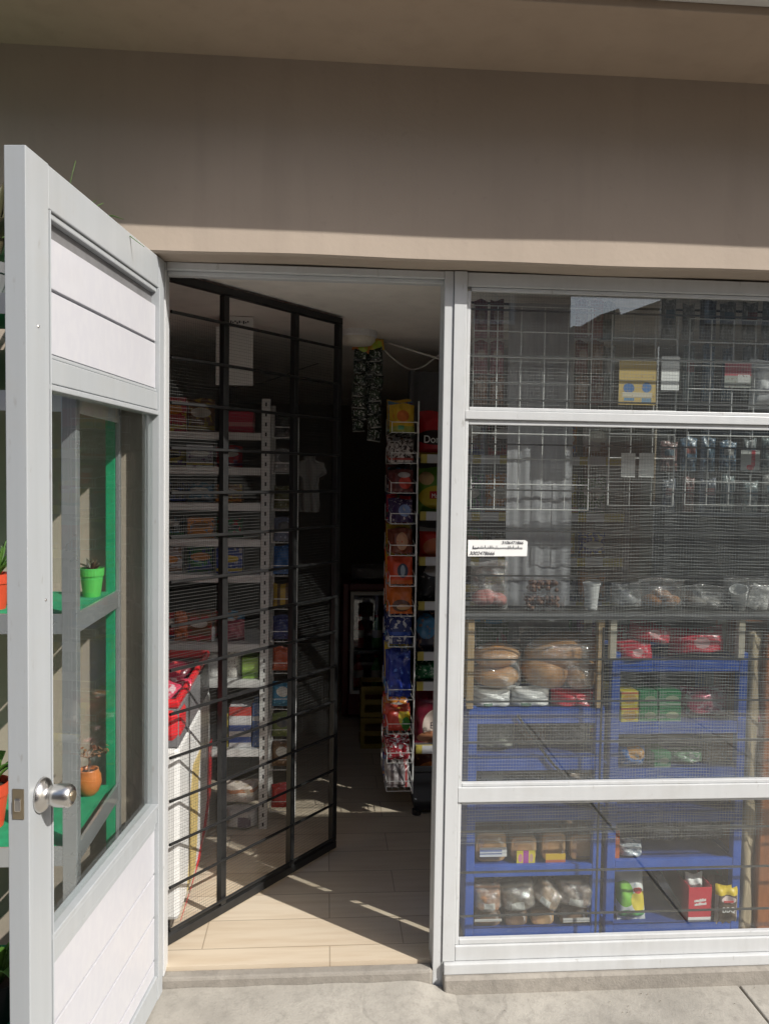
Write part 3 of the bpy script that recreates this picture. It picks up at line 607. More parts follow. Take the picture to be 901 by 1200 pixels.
b, w_, h = sg(263, 730, 287, 754, 5); pack('pink packet on the white shelf above the paper rolls', 'packet', b, w_, h, .05, printed((.30, .05, .08), [('noise', 5, .58, (.4, .15, .15))], .4, .4), 71, name='packet')
b, w_, h = sg(204, 720, 222, 754, 5); pack('orange triangular packet at left edge behind the gate', 'packet', b, w_, h, .05, printed((.5, .12, .03), [('noise', 5, .62, (.5, .3, .2))], .4, .4), 72, name='packet')
b, w_, h = sg(240, 690, 252, 706, 4); b.z = shz[5]+.001
t = thing('white_jar', 'small white jar on the white shelf above the pink packet', 'jar', (b.x, b.y, shz[5]+.0005)); MB().lathe([(.02, 0), (.022, .01), (.022, .05), (.016, .06)], n=16).build('body', M['white'], t, smooth=True); MB().lathe([(.018, .0605), (.018, .075)], n=16).build('lid', M['grey'], t)
rn = random.Random(21)
for si, zoff in enumerate(shz[:6]):
    for k in range(6):
        x_ = -.98+.118*k+rn.uniform(-.01, .01)
        if si == 0 and k == 5: continue
        gap = .095 if si < 4 else .13; h = min(.17, gap*rn.uniform(.75, 1)) if si else .14
        lab = f'{["red", "tall", "short", "wide", "narrow", "shiny"][k]} grocery packet on the {ORD[si]} white shelf behind the gate'
        mt = rand_print(rn, .2)
        if (si+k) % 2: carton(lab, 'carton', (x_, SY+.10, zoff+.0005), .105, h, .10, mt, rn.uniform(-.2, .2), 'groceries on the white shelving', 'grocery_carton')
        else: pack(lab, 'packet', (x_, SY+.10, zoff+.0005), .112, h, .07, mt, k+si*7, .05, rn.uniform(-.2, .2), 'groceries on the white shelving', 'grocery_packet')

# ------------------------------------------------------------------ second wire rack, between shelving and gate edge
YB2 = [513, 555, 598, 636, 675, 714, 752, 789, 831, 867, 902, 951]
rk2, zs2 = rack_at('white wire basket rack beside the white shelving, seen through the mesh gate', 343, YB2, .095, 485, 975, 1.06)
xr2 = rk2.location.x-.048
wp2 = [('black', (.03, .03, .03)), ('grey printed', (.25, .25, .25)), ('dark olive', (.08, .08, .03)), ('grey and blue', (.12, .14, .2)), ('plain blue', (.02, .09, .25)), ('yellow and brown', (.4, .26, .03)), ('navy', (.02, .03, .12)), ('orange red', (.4, .08, .03)), ('sky blue', (.05, .2, .32)), ('olive green round', (.16, .2, .06)), ('brown', (.2, .12, .06)), ('bright red', (.48, .04, .03))]
rn = random.Random(5)
for i, (nm, c) in enumerate(wp2):
    sh = [('noise', 6, .6, tuple(min(.6, x_*1.6+.12) for x_ in c)), ('ell', .5, .6, .3, .2, rn.choice([W_, (.1, .1, .1), c]))]
    if i == 5: sh = [('rect', .2, .35, 0, 1, (.1, .06, .03)), ('rect', .6, .75, 0, 1, (.1, .06, .03))]
    pack(f'{nm} packet standing in the {ORD[i]} basket of the rack behind the gate', 'packet', (xr2, WY+.035, zs2[i]+.004), .085, .095 if i != 4 else .115, .035, printed(c, sh, .3, .4), 80+i, .2, group='packets in the rack behind the gate', name='packet')

# ------------------------------------------------------------------ chest freezer behind the gate
FX0, FX1 = -1.30, -.445
F_ = thing('chest_freezer', 'white ice cream freezer with red rim and grey sloping lid behind the mesh gate', 'freezer', (-.85, .48, .07))
ox, oy, oz = .85, -.48, -.07
def fb(x0, x1, y0, y1, z0, z1): return box(x0+ox, x1+ox, y0+oy, y1+oy, z0+oz, z1+oz)
fb(FX0, FX1, .20, .88, .115, .668).build('body', plain('white_freezer_enamel', (.72, .72, .70), .3, 0, .05, 6), F_, bevel=.014)
fb(FX0+.03, FX1-.03, .22, .86, .071, .114).build('base', M['black'], F_)
lb = MB()
for a_ in ((FX0+.004, FX1-.002, .204, .23), (FX0+.004, FX1-.002, .85, .876), (FX0+.004, FX0+.03, .2305, .8495), (FX1-.028, FX1-.002, .2305, .8495)): lb.box(a_[0]+ox, a_[1]+ox, a_[2]+oy, a_[3]+oy, .669+oz, .792+oz)
lb.build('lid_band', M['grey'], F_, bevel=.003)
fb(FX0+.031, FX1-.029, .231, .849, .60, .66).build('inner_bin', M['white'], F_)
MB().tube([(FX0+ox+.014, .214+oy, .805+oz), (FX1+ox-.012, .214+oy, .805+oz), (FX1+ox-.012, .866+oy, .815+oz), (FX0+ox+.014, .866+oy, .815+oz)], .017, 8, True).build('rim', M['red'], F_, bevel=.002)
MB().box(FX0+.04+ox, FX1-.1+ox, .52+oy, .56+oy, .79+oz, .822+oz).build('rim', M['red'], F_, bevel=.008)
fb(FX1-.16, FX1+.003, .196, .33, .685, .795).build('bumper', M['red'], F_, bevel=.026)
def side_strip(pts, wd, name, mat, dx):
    P = [aX(x_, y_, FX1) for x_, y_ in pts]; mb = MB(); b = 0
    for p_ in P:
        for dxx in (.0008, dx): mb.v += [(FX1+dxx+ox, p_.y-wd/2+oy, p_.z+oz), (FX1+dxx+ox, p_.y+wd/2+oy, p_.z+oz)]
    for i in range(len(P)-1):
        a, c = i*4, (i+1)*4
        for q in ((0, 1), (1, 3), (3, 2), (2, 0)): mb.f.append([a+q[0], a+q[1], c+q[1], c+q[0]])
    mb.f.append([0, 1, 3, 2]); n = (len(P)-1)*4; mb.f.append([n, n+1, n+3, n+2]); mb.build(name, mat, F_)
side_strip([(231, 886), (228, 920), (227, 960), (226, 1000), (224, 1030)], .17, 'yellow_stripe', M['stripe_yellow'], .002)
side_strip([(246, 870), (245, 930), (239, 975), (231, 1015), (222, 1045), (214, 1070)], .09, 'red_stripe', M['red'], .003)
for i, (dx, dy, mt, nm) in enumerate(((-.09, .42, printed((.55, .05, .10), [('noise', 5, .55, (.62, .45, .48))], .25, .6), 'pink and white ice cream bag lying by the red freezer bumper'), (-.2, .5, printed((.5, .03, .04), [('noise', 5, .6, (.3, .02, .03))], .25, .6), 'red ice cream bag in the open freezer beside the pink bag'), (-.12, .66, printed((.10, .01, .02), [('noise', 5, .6, (.4, .05, .05))], .25, .6), 'dark red ice cream bag at the back of the freezer'), (-.4, .5, printed((.4, .05, .06), [('noise', 5, .6, (.5, .4, .4))], .25, .6), 'striped red ice cream bag on the left of the freezer'))):
    pack(nm, 'ice cream bag', (FX1+dx, dy, .701), .17, .13, .10, mt, 90+i, .3, rn.uniform(-.4, .4), 'bags in the open freezer', 'ice_cream_bag')

# ------------------------------------------------------------------ ceiling lamp, cables, hanging strips, paper, fridge, crate
lp = aY(419, 388, 1.06)
t = thing('ceiling_lamp', 'round white ceiling lamp above the doorway', 'ceiling lamp', (lp.x, 1.06, 2.1277)); MB().lathe([(.082, 0), (.082, -.02), (.078, -.026)], n=32).build('base', M['white'], t); MB().lathe([(.075, -.0262), (.073, -.04), (.06, -.054), (.03, -.059), (.001, -.06)], n=32, cap=False).build('shade', plain('frosted_lamp_shade', (.75, .72, .62), .5), t, smooth=True)
def cable(label, pts, r, mat, name='electric_cable', group=None):
    P = [Vector(p_) for p_ in pts]; out = []
    for i in range(len(P)-1):
        p0, p1, p2, p3 = P[max(i-1, 0)], P[i], P[i+1], P[min(i+2, len(P)-1)]
        for k in range(6):
            s = k/6; out.append(.5*((2*p1)+(p2-p0)*s+(2*p0-5*p1+4*p2-p3)*s*s+(3*p1-p0-3*p2+p3)*s**3))
    out.append(P[-1]); return tag(MB().tube(out, r, 6).build(name, mat, smooth=True), label, 'cable', group)
cw = plain('white_cable_sheath', (.6, .58, .55), .5)
cable('upper white electric cable running right from the ceiling lamp', [aY(437, 397, 1.28), aY(462, 404, 1.2), aY(490, 413, 1.15), aY(540, 428, 1.15), aY(580, 440, 1.1)], .004, cw)
cable('drooping white electric cable below the straight one right of the lamp', [aY(440, 399, 1.28), aY(458, 418, 1.2), aY(478, 432, 1.28), aY(495, 430, 1.22), aY(520, 413, 1.15), aY(560, 400, 1.1)], .0035, cw)
cable('thin dark cable crossing the ceiling behind the gate', [aY(150, 440, 1.4), aY(230, 455, 1.6), aY(300, 450, 1.8), aY(360, 430, 2.0), aY(400, 418, 2.2)], .003, M['grey'])
for j, (x_, y0, y1) in enumerate(((422, 410, 506), (441, 408, 517), (432, 409, 488))):
    n = 7; a = aY(x_, y0, 1.19); b = aY(x_, y1, 1.19); hh = (a.z-b.z)/n; rn = random.Random(70+j)
    t = thing('hanging_strip', ['left hanging strip of dark sachets below the ceiling lamp', 'longest right hanging strip of dark sachets below the ceiling lamp', 'shorter strip of dark sachets behind the two hanging front strips'][j], 'sachet strip', (a.x, 1.19+.02*(j == 1)+.045*(j == 2), b.z), 0, 'sachet strips hanging from the lamp')
    hc = pack_mesh(.075, .05, .02, j, 0, 8, 8).build('header_card', printed([(.62, .20, .03), (.60, .42, .04), (.25, .40, .05)][j], [('ell', .6, .4, .3, .4, (.4, .55, .05)), ('noise', 6, .56, (.6, .25, .04))], .4), t, smooth=True, loc=(0, 0, a.z-b.z-.008)); hc.rotation_euler.y = rn.uniform(-.3, .3)
    MB().tube([(0, .004, -.0), (0, .004, 2.1278-b.z)], .0012, 4).build('string', M['white'], t)
    for k in range(n):
        pm = pack_mesh(rn.uniform(.056, .07), hh*1.08, .02, k+j*8, 0, 8, 8).build('sachet', printed((.02, .03, .022), [('ell', .5, .5, .35, .25, (.05, .08, .05)), ('noise', 7, .56, (.55, .58, .55)), ('band', .0, .06, (.4, .4, .38))], .25, .5), t, smooth=True, loc=(rn.uniform(-.006, .006), rn.uniform(-.004, .004), k*hh), rz=rn.uniform(-.5, .5)); pm.rotation_euler.y = rn.uniform(-.12, .12)
# white paper chart hanging behind gate
b, w_, h = hbox(253, 384, 297, 451, .80)
t = thing('paper_notice', 'white paper notice with a scribbled header hanging behind the mesh gate', 'notice', (b.x, .80, b.z))
box(-w_/2, w_/2, 0, .002, 0, h).build('sheet', M['paper'], t); box(-w_/2+.02, w_/2-.0, -.003, -.001, h+.003, h+.04).build('header', M['paper'], t, bevel=.001)
hs = MB()
for k in range(12): x_ = -w_/2+.03+k*.008; hs.box(x_, x_+.005, -.0045, -.0032, h+.012+.003*(k % 3), h+.020+.004*(k % 2))
hs.build('scribble', M['ink'], t); MB().tube([(0, .004, h*.9), (0, .004, 2.1278-b.z)], .001, 4).build('string', M['white'], t)
# pale shirt
b, w_, h = hbox(349, 535, 376, 600, 1.2); mb = MB()
def shirt(u, v): 
    prof = [.9, .95, .9, .82, .8, .85, 1.5, 1.3, .5][min(8, int(v*8.99))]
    return ((u-.5)*w_*prof, .02*math.sin(u*14+v*3)*(1-v*.4), v*h)
mb.grid(shirt, 12, 16); t = tag(mb.build('hanging_shirt', M['skin_white'], None, smooth=True, loc=b, solid=.004), 'pale shirt hanging in the dark behind the gate', 'shirt')
# cooler
FY = 2.4; a = aY(400, 858, FY); bb = aY(402, 684, FY)
F2 = thing('drinks_cooler', 'low black drinks cooler with red side and glass door at the back of the shop', 'cooler', (a.x+.27, FY, .0705)); hz = bb.z-.07
cl = MB().box(-.27, -.235, 0, .5, .03, hz).box(.235, .27, 0, .5, .03, hz).box(-.2345, .2345, .47, .5, .03, hz).box(-.2345, .2345, 0, .4695, hz-.04, hz).box(-.2345, .2345, 0, .4695, .03, .16); cl.build('body', plain('dark_red_cooler_side', (.10, .008, .012), .4), F2, bevel=.006)
dr = bpy.data.objects.new('door', None); C.objects.link(dr); dr.parent = F2
MB().box(-.225, -.205, -.03, -.003, .165, hz-.045).box(.205, .225, -.03, -.003, .165, hz-.045).box(-.2045, .2045, -.03, -.003, .165, .185).box(-.2045, .2045, -.03, -.003, hz-.065, hz-.045).build('door_frame', M['white_metal'], dr, bevel=.002)
box(-.2045, .2045, -.018, -.014, .1855, hz-.0655).build('door_glass', M['door_glass'], dr)
for z in (.165, .41): box(-.234, .234, .02, .46, z, z+.006).build('shelf', M['grey'], F2)
rn = random.Random(2)
for k in range(8):
    c = [(.4, .03, .03), (.05, .25, .06), (.5, .3, .04), (.4, .4, .42)][k % 4]; x_ = a.x+.27-.17+.11*(k % 4); z = .07+(.172 if k < 4 else .417)
    t = thing('soft_drink_bottle', f'{["red", "green", "amber", "clear"][k % 4]} drink bottle on the {"lower" if k < 4 else "upper"} shelf of the cooler', 'bottle', (x_, FY+.1, z), 0, 'drink bottles in the cooler')
    MB().lathe([(.03, 0), (.033, .02), (.033, .12), (.014, .165), (.012, .185)], n=14).build('body', printed(c, [('band', .35, .6, (.5, .5, .48))], .15), t, smooth=True); MB().lathe([(.014, .186), (.014, .2)], n=12).build('cap', M['red'], t)
pack('grey bag lying on top of the drinks cooler', 'bag', (a.x+.2, FY+.15, bb.z+.002), .3, .10, .15, printed((.16, .16, .17), [('noise', 5, .6, (.3, .3, .3))], .4, .5), 7, name='grey_bag')
b, w_, h = hbox(424, 826, 462, 893, 2.0)
CR = thing('yellow_crate', 'dull yellow plastic crate on the floor before the drinks cooler', 'crate', (b.x, 2.0, .0705)); cm = plain('dull_yellow_crate', (.22, .16, .02), .5)
for i in range(2):
    cb = MB()
    for zz in (0, .07, .14): cb.box(-.1, .1, -.1, -.09, zz+i*.17+.0, zz+i*.17+.025).box(-.1, .1, .09, .1, zz+i*.17, zz+i*.17+.025).box(-.1, -.09, -.0895, .0895, zz+i*.17, zz+i*.17+.025).box(.09, .1, -.0895, .0895, zz+i*.17, zz+i*.17+.025)
    for x_ in (-.0995, .0795): cb.box(x_, x_+.02, -.0985, -.0915, i*.17+.001, i*.17+.164)
    cb.box(-.0885, .0885, -.0885, .0885, i*.17+.002, i*.17+.01); cb.build('side_frame', cm, CR)

# ================================================================== BEHIND THE WINDOW
# ---- sheer curtain
cx0, cx1, cY = aY(594, 500, .30).x, aY(671, 500, .30).x, .30; zc0, zc1 = .88, 2.10
def cf(u, v):
    s = u*1.0; A = .0014+.0012*(1-v); return (cx0+(cx1-cx0)*(u+.012*math.sin(v*4+u*7)), cY+A*math.sin(s*34+.6*math.sin(v*3))+.003*math.sin(s*11), zc0+(zc1-zc0)*v)
tag(MB().grid(cf, 90, 30).build('sheer_curtain', M['curtain'], smooth=True), 'narrow sheer grey curtain hanging behind the shop window', 'curtain')
cable('black curtain wire stretched behind the top of the window', [(.40, .31, 2.10), (.9, .31, 2.095), (1.9, .31, 2.1)], .004, M['black'], 'curtain_wire')

# ---- wire display grids
def wgrid(label, x0, x1, z0, z1, Y, nx, nz):
    t = thing('wire_display_grid', label, 'wire grid', ((x0+x1)/2, Y, z0), 0, 'white wire display grids')
    mb = MB(); hw = (x1-x0)/2
    mb.tube([(-hw, 0, 0), (hw, 0, 0), (hw, 0, z1-z0), (-hw, 0, z1-z0)], .0028, 6, True); mb.build('rim', M['white_wire'], t); mb = MB()
    for i in range(1, nx): x_ = -hw+2*hw*i/nx; mb.tube([(x_, .003, 0), (x_, .003, z1-z0)], .0017, 5)
    for i in range(1, nz): z = (z1-z0)*i/nz; mb.tube([(-hw, -.003, z), (hw, -.003, z)], .0017, 5)
    mb.build('wire_lattice', M['white_wire'], t); return t
GYd = .125
x = lambda p_: aY(p_, 450, GYd).x
z = lambda p_: aY(700, p_, GYd).z
wgrid('white wire display grid in front of the grey curtain', x(554), x(692), z(598), z(362), GYd, 5, 8)
wgrid('white wire display grid holding the yellow card and white papers', x(717), x(794), z(592), z(366), GYd+.012, 3, 8)
wgrid('white wire display grid at the right behind the window holding red and white cards', x(806), x(935), z(590), z(370), GYd, 5, 8)
rn = random.Random(33)
for j, (px_, wd) in enumerate(((563, 17), (582, 17), (681, 16), (699, 16))):
    for k, (ya, yb) in enumerate(((352, 396), (400, 438), (441, 474))):
        b, w_, h = hbox(px_-wd/2, ya, px_+wd/2, yb, .20); c = rn.choice([(.20, .05, .035), (.17, .045, .06), (.16, .08, .05), (.13, .04, .04)])
        t = thing('hanging_packet', f'{["left edge", "second from left", "first right of curtain", "second right of curtain"][j]} brownish red packet in the {["upper", "middle", "lower"][k]} hanging row high in the window', 'packet', (b.x, .20, b.z), 0, 'brownish red packets hanging high in the window')
        pack_mesh(w_, h, .03, j*5+k).build('bag', printed(c, [('noise', 5, .58, tuple(min(.5, q*1.7) for q in c)), ('ell', .5, .55, .3, .16, (.30, .22, .18))], .35, .4), t, smooth=True)
        MB().tube([(0, .002, h), (0, .004, h+.02), (0, .03, h+.025)], .0015, 5).build('hook', M['white_wire'], t)
rn = random.Random(44)
for j, px_ in enumerate((712, 783, 806, 829, 852, 878, 901)):
    for k, (ya, yb) in enumerate(((350, 398), (404, 470), (512, 552), (556, 600))):
        if (j == 0 and k > 1) or (j == 1 and k == 1): continue
        wd = rn.uniform(15, 21); b, w_, h = hbox(px_-wd/2, ya+rn.uniform(0, 8), px_+wd/2, yb, .215); c = rn.choice([(.10, .13, .13), (.16, .18, .18), (.07, .08, .10), (.15, .09, .08), (.20, .20, .19), (.06, .10, .14)])
        t = thing('hanging_packet', f'dull {["brown", "slate", "pale", "grey", "dark", "faded", "murky"][j]} packet hanging in the {["topmost", "second", "third", "lowest"][k]} row behind the right wire grids', 'packet', (b.x, .215, b.z), 0, 'dull packets hanging behind the right wire grids')
        pack_mesh(w_, h, .03, j*5+k+50).build('bag', printed(c, [('noise', 5, .55, tuple(min(.5, q*2.2) for q in c)), ('rect', .2, .8, .5, .7, rn.choice([(.3, .3, .29), (.22, .08, .07), (.10, .16, .2)]))], .3, .5), t, smooth=True)
        MB().tube([(0, .002, h), (0, .004, h+.02), (0, .03, h+.025)], .0015, 5).build('hook', M['white_wire'], t)
def card(label, r, Y, mat, cat='card', name='card', rz=0):
    b, w_, h = hbox(*r, Y); return tag(box(-w_/2, w_/2, -.001, .001, 0, h).build(name, mat, None, loc=b, rz=rz), label, cat)
card('yellow card with two blue pictures clipped to the white wire grid', (724, 421, 769, 474), GYd-.008, printed((.50, .36, .12), [('ell', .27, .36, .15, .11, (.05, .14, .34)), ('ell', .75, .38, .13, .11, (.06, .16, .36)), ('rect', .1, .9, .16, .27, (.55, .5, .4)), ('rect', .15, .42, .08, .15, (.1, .22, .36)), ('rect', .62, .88, .05, .15, (.12, .24, .36)), ('noise', 9, .62, (.35, .22, .08))], .5), name='picture_card')
card('white paper sheet right of the yellow card high in the window', (774, 418, 796, 457), GYd-.008, M['paper'], 'paper', 'paper_sheet')
card('left of two pale papers side by side below the white rail', (727, 531, 744, 559), GYd-.008, M['paper'], 'paper', 'paper_sheet')
card('right of two pale papers side by side below the white rail', (748, 531, 766, 559), GYd-.008, M['paper'], 'paper', 'paper_sheet')
card('red and white card on the right wire grid above the rail', (848, 424, 880, 454), GYd-.008, printed((.36, .06, .08), [('band', .0, .45, (.3, .32, .28)), ('rect', .5, .95, .2, .5, (.5, .5, .48)), ('noise', 8, .6, (.2, .1, .1))], .5), name='picture_card')
card('small white card with a red curl below the rail at right', (867, 528, 890, 551), GYd-.008, printed((.5, .52, .5), [('rect', .55, .75, .2, 1, (.5, .04, .06)), ('ell', .5, .15, .2, .14, (.5, .04, .06))], .5), name='picture_card')
b, w_, h = hbox(876, 423, 925, 479, GYd+.03); pack('crumpled pale plastic bag hanging behind the upper right pane', 'plastic bag', b, w_, h, .06, printed((.55, .56, .56), [('noise', 6, .55, (.4, .42, .44))], .3, .6), 31, name='plastic_bag')
# ---- handwritten strip taped inside of the glass
b, w_, h = hbox(548, 633, 618, 652, .019)
t = thing('handwritten_strip', 'white paper strip with handwritten numbers taped to the window by the post', 'paper sign', (b.x, .0188, b.z))
MB().prism([(-w_/2, 0), (w_/2-.001, .002), (w_/2, h*.9), (w_/2-.008, h), (-w_/2, h-.001)], 1, 0, .0012).build('sheet', M['paper'], t)
text('lettering', '3106471866', .013, M['ink'], t, (w_*.24, -.0008, h*.83), (RAD(90), 0, 0), .3)
wl = MB(); rn = random.Random(8)
for k in range(30):
    x_ = -w_*.42+k*w_*.84/30; z_ = h*.50+rn.uniform(-.001, .001); zz = rn.choice([.003, .003, .004, .008])
    wl.tube([(x_, -.0006, z_-.002), (x_+.0015, -.0006, z_+zz), (x_+.003, -.0006, z_-.002)], .0006 if k > 3 else .0011, 4)
wl.build('handwriting', M['ink'], t)
text('lettering', '3002478666', .015, M['ink'], t, (-w_*.27, -.0008, h*.18), (RAD(90), 0, 0), .35)

# ---- blue racks
def blue_rack(label, px0, px1, y_low, y_top, rails, Y0=.115, depth=.30, side=False):
    x0, x1 = aY(px0, 1000, Y0).x, aY(px1, 1000, Y0).x; t = thing('blue_rack', label, 'rack', ((x0+x1)/2, Y0, .071), 0, 'blue painted racks behind the window'); hw = (x1-x0)/2; zt = aY((px0+px1)/2, y_top, Y0).z-.071
    for sx_ in (-1, 1):
        for yy in (0, depth-.028): xx = sx_*(hw-.0135); box(xx-.0135, xx+.0135, yy, yy+.028, 0, zt).build('leg', M['blue'], t, bevel=.002)
    if side: box(-hw+.0035, -hw+.0058, .0285, depth-.0285, 0, zt-.005).build('sun_block_panel', M['blue'], t)  # unseen board added to cut sun strips on the shop floor
    out = []
    for (ya, yb) in rails:
        za, zb = aY((px0+px1)/2, ya, Y0).z-.071, aY((px0+px1)/2, yb, Y0).z-.071
        mb = MB().box(-hw+.0275, hw-.0275, .001, .016, zb, za).box(-hw+.0275, hw-.0275, depth-.016, depth-.001, zb, za).box(-hw+.006, -hw+.022, .0285, depth-.0285, zb, za).box(hw-.022, hw-.006, .0285, depth-.0285, zb, za)
        r = mb.build('rail', M['blue'], t, bevel=.001); box(-hw+.0225, hw-.0225, .0165, depth-.0165, za-.02, za-.008).build('shelf', plain('blue_worn_shelf_board', (.02, .05, .22), .5, 0, .3, 8), r); out.append(za+.071-.008)
    return t, out, x0, x1
lr, lz, lx0, lx1 = blue_rack('left blue painted rack of breads behind the window', 546, 704, 1098, 829, [(830, 848), (885, 903), (950, 962), (1014, 1027), (1087, 1098)], side=True)
rr, rz_, rx0, rx1 = blue_rack('right blue painted rack of packets and boxes behind the window', 711, 868, 1092, 765, [(773, 787), (846, 860), (901, 913), (952, 964), (1007, 1020), (1082, 1092)])
def zr_(i): return rz_[i]+.0005
# ---- dark shelf on posts above the racks
zsf = aY(700, 717, .14).z
T = thing('window_shelf', 'dark wooden shelf board on thin posts above both blue racks', 'shelf', (1.0, .27, zsf))
box(.43-1, 1.86-1, -.165, -.01, -.016, 0).build('board', M['dark_wood'], T, bevel=.002)
MB().box(.43-1, 1.86-1, -.170, -.1655, -.018, .002).build('edge_strip', M['grey'], T)
for px_, mt, zb in ((550, 'tan_wood', lz[0]+.009), (701, 'tan_wood', lz[0]+.009), (715, 'cream', rz_[0]+.009), (864, 'cream', rz_[0]+.009)):
    xx = aY(px_, 780, .13).x-1
    box(xx-.010, xx+.010, -.16, -.138, zb-zsf, -.0165).build('post', M[mt], T, bevel=.001)
    box(xx-.010, xx+.010, -.04, -.02, zb-zsf, -.0165).build('post', M[mt], T, bevel=.001)
def bread_bun(parent, c, rx, ry, rz2, mat, rot=0, name='bun'):
    mb = MB(); rn = random.Random(int(c[0]*1e4) % 997)
    def fn(u, v):
        a = 2*math.pi*u; b_ = math.pi*(v-.5); k = 1+.05*math.sin(3*a+1)+.03*math.sin(5*b_)
        x_ = rx*math.cos(b_)*math.cos(a)*k; y_ = ry*math.cos(b_)*math.sin(a)*k; z_ = rz2*math.sin(b_)*(1 if b_ > 0 else .75)
        return (c[0]+x_*math.cos(rot)-z_*math.sin(rot), c[1]+y_, c[2]+z_*math.cos(rot)+x_*math.sin(rot))
    mb.grid(fn, 28, 16, True); return mb.build(name, mat, parent, smooth=True)
def film_bag(parent, w_, h, d, seed, twist=True):
    mb = pack_mesh(w_, h, d, seed, 0, 16, 18); mb.build('plastic_wrap', M['film'], parent, smooth=True)
def bun_bag(label, r, Y, buns, mat, z0, d=.16, group=None, cat='bread bag', name='bread_bag'):
    b, w_, h = hbox(*r, Y); t = thing(name, label, cat, (b.x, Y, z0), 0, group)
    for (fx, fz, fw, fh, rot) in buns: bread_bun(t, (fx*w_, .0, fz*h), fw*w_, d*.36, fh*h, mat, rot)
    film_bag(t, w_*1.06, h*1.06, d, int(r[0])); return t
zt0 = lz[0]+.0005; zr0 = rz_[0]+.0005
# top-shelf things
zs0 = zsf+.0005
pk = bread_mat('pink_iced_crust', (.50, .12, .11), (.62, .25, .22))
bun_bag('clear bag of pink iced buns at left end of the dark shelf', (551, 664, 594, 717), .185, [(-.18, .22, .28, .2, .1), (.25, .2, .25, .17, -.1), (-.05, .24, .25, .2, .2)], pk, zs0, .12)
def tub(label, r, Y, z0, mat, seed):
    b, w_, h = hbox(*r, Y); t = thing('snack_tub', label, 'tub', (b.x, Y, z0), 0, 'clear tubs of nuts')
    MB().box(-w_/2, w_/2, -.045, .045, 0, h*.92).build('body', M['tub'], t, bevel=.006); MB().box(-w_/2-.003, w_/2+.003, -.048, .048, h*.93, h).build('lid', M['tub'], t, bevel=.002)
    mb = MB(); rn = random.Random(seed)
    for k in range(70):
        c = Vector((rn.uniform(-w_/2+.01, w_/2-.01), rn.uniform(-.038, .038), rn.uniform(.008, h*.8))); r_ = rn.uniform(.006, .009); mb.lathe([(.001, -r_), (r_*.8, -r_*.6), (r_, 0), (r_*.8, r_*.6), (.001, r_)], c, 7, cap=False)
    o_ = mb.build('nuts', mat, t, smooth=True); o_['kind'] = 'stuff'
nutm = plain('brown_nuts', (.28, .15, .10), .5, 0, .4, 60)
bz, _, hh_ = hbox(612, 697, 657, 717, .185)
tub('lower clear tub of brown nuts on the dark shelf', (612, 697, 657, 717), .185, zs0, nutm, 1); tub('upper clear tub of brown nuts stacked on another tub', (616, 680, 653, 697), .185, zs0+hh_+.001, nutm, 2)
def cup(label, loc, r, h, rz=0, rot=None, group=None):
    mb = MB().lathe([(r*.68, 0), (r*.96, h*.93), (r*1.06, h*.94), (r*1.06, h), (r*.97, h), (r*.92, h*.9), (r*.62, .006), (.001, .005)], n=28, cap=False); o = mb.build('foam_cup', M['white'], None, smooth=False, loc=loc)
    if rot: o.rotation_euler = rot
    return tag(o, label, 'cup', group)
b, w_, h = hbox(682, 686, 703, 718, .18); cup('single white foam cup standing upright on the dark shelf', (b.x, .18, zs0), w_/2*.95, h*.98)
for i, (px_, rot) in enumerate(((863, (RAD(24), RAD(-18), 0)), (879, (RAD(12), RAD(22), 0)), (894, (0, 0, 0)))):
    b = aY(px_, 716, .185); cup(['left white cup tipped over in the clear bag at right', 'middle white cup leaning in the clear bag at right', 'upright white cup at the right end of the bagged cups'][i], (b.x, .17+.015*i, zs0+(.008 if rot[0] else 0)), .027, .075, rot=rot, group='white cups in a clear bag')
b, w_, h = hbox(846, 683, 912, 717, .185); tag(pack_mesh(w_, h*1.15, .12, 5).build('cup_wrapper', M['film'], None, smooth=True, loc=(b.x, .185, zs0)), 'clear crinkled bag round the white cups on the dark shelf', 'plastic bag')
bun_bag('clear bag of orange coated snacks mid way along the dark shelf', (748, 683, 800, 717), .185, [(-.2, .3, .2, .22, 0), (.2, .28, .22, .22, .2), (0, .5, .2, .2, 0)], plain('orange_snack', (.4, .16, .03), .6, 0, .4, 40), zs0, .12, name='snack_bag', cat='snack bag')
bun_bag('clear bag of pale rusks left of the bagged white cups', (802, 690, 845, 717), .185, [(-.2, .3, .25, .25, 0), (.2, .3, .25, .25, 0)], plain('pale_rusk', (.35, .33, .30), .7, 0, .2, 30), zs0, .12)
bun_bag('clear bag of grey crackers right of the pale shelf post', (716, 688, 750, 717), .185, [(0, .35, .35, .3, 0)], plain('grey_cracker', (.22, .23, .24), .7, 0, .2, 30), zs0, .1)
# between shelf and blue racks, left: breads and bags
bun_bag('left clear bag of two golden loaves on the blue rack top', (552, 756, 608, 811), .205, [(0, .70, .50, .29, .05), (0, .27, .50, .28, -.04)], M['crust'], zt0+.045, .2)
bun_bag('large clear bag of big golden loaves tilted on the blue rack top', (609, 746, 701, 818), .215, [(.04, .66, .50, .33, .12), (-.2, .34, .33, .35, -.15), (.26, .30, .27, .30, .1)], M['crust'], zt0+.03, .22)
bagw = printed((.62, .62, .60), [('band', .42, .52, (.35, .36, .36)), ('noise', 6, .66, (.45, .46, .46)), ('rect', .2, .45, .1, .3, (.12, .2, .15))], .35, .5)
for i, (r, nm) in enumerate((((554, 808, 598, 830), 'left white sugar bag lying under the golden loaves'), ((597, 807, 643, 830), 'right white sugar bag lying next to the red bag'))):
    b, w_, h = hbox(*r, .17); pack(nm, 'sugar bag', (b.x, .17, zt0), w_, h*1.05, .10, bagw, 100+i, name='sugar_bag', group='white sugar bags on the left blue rack')
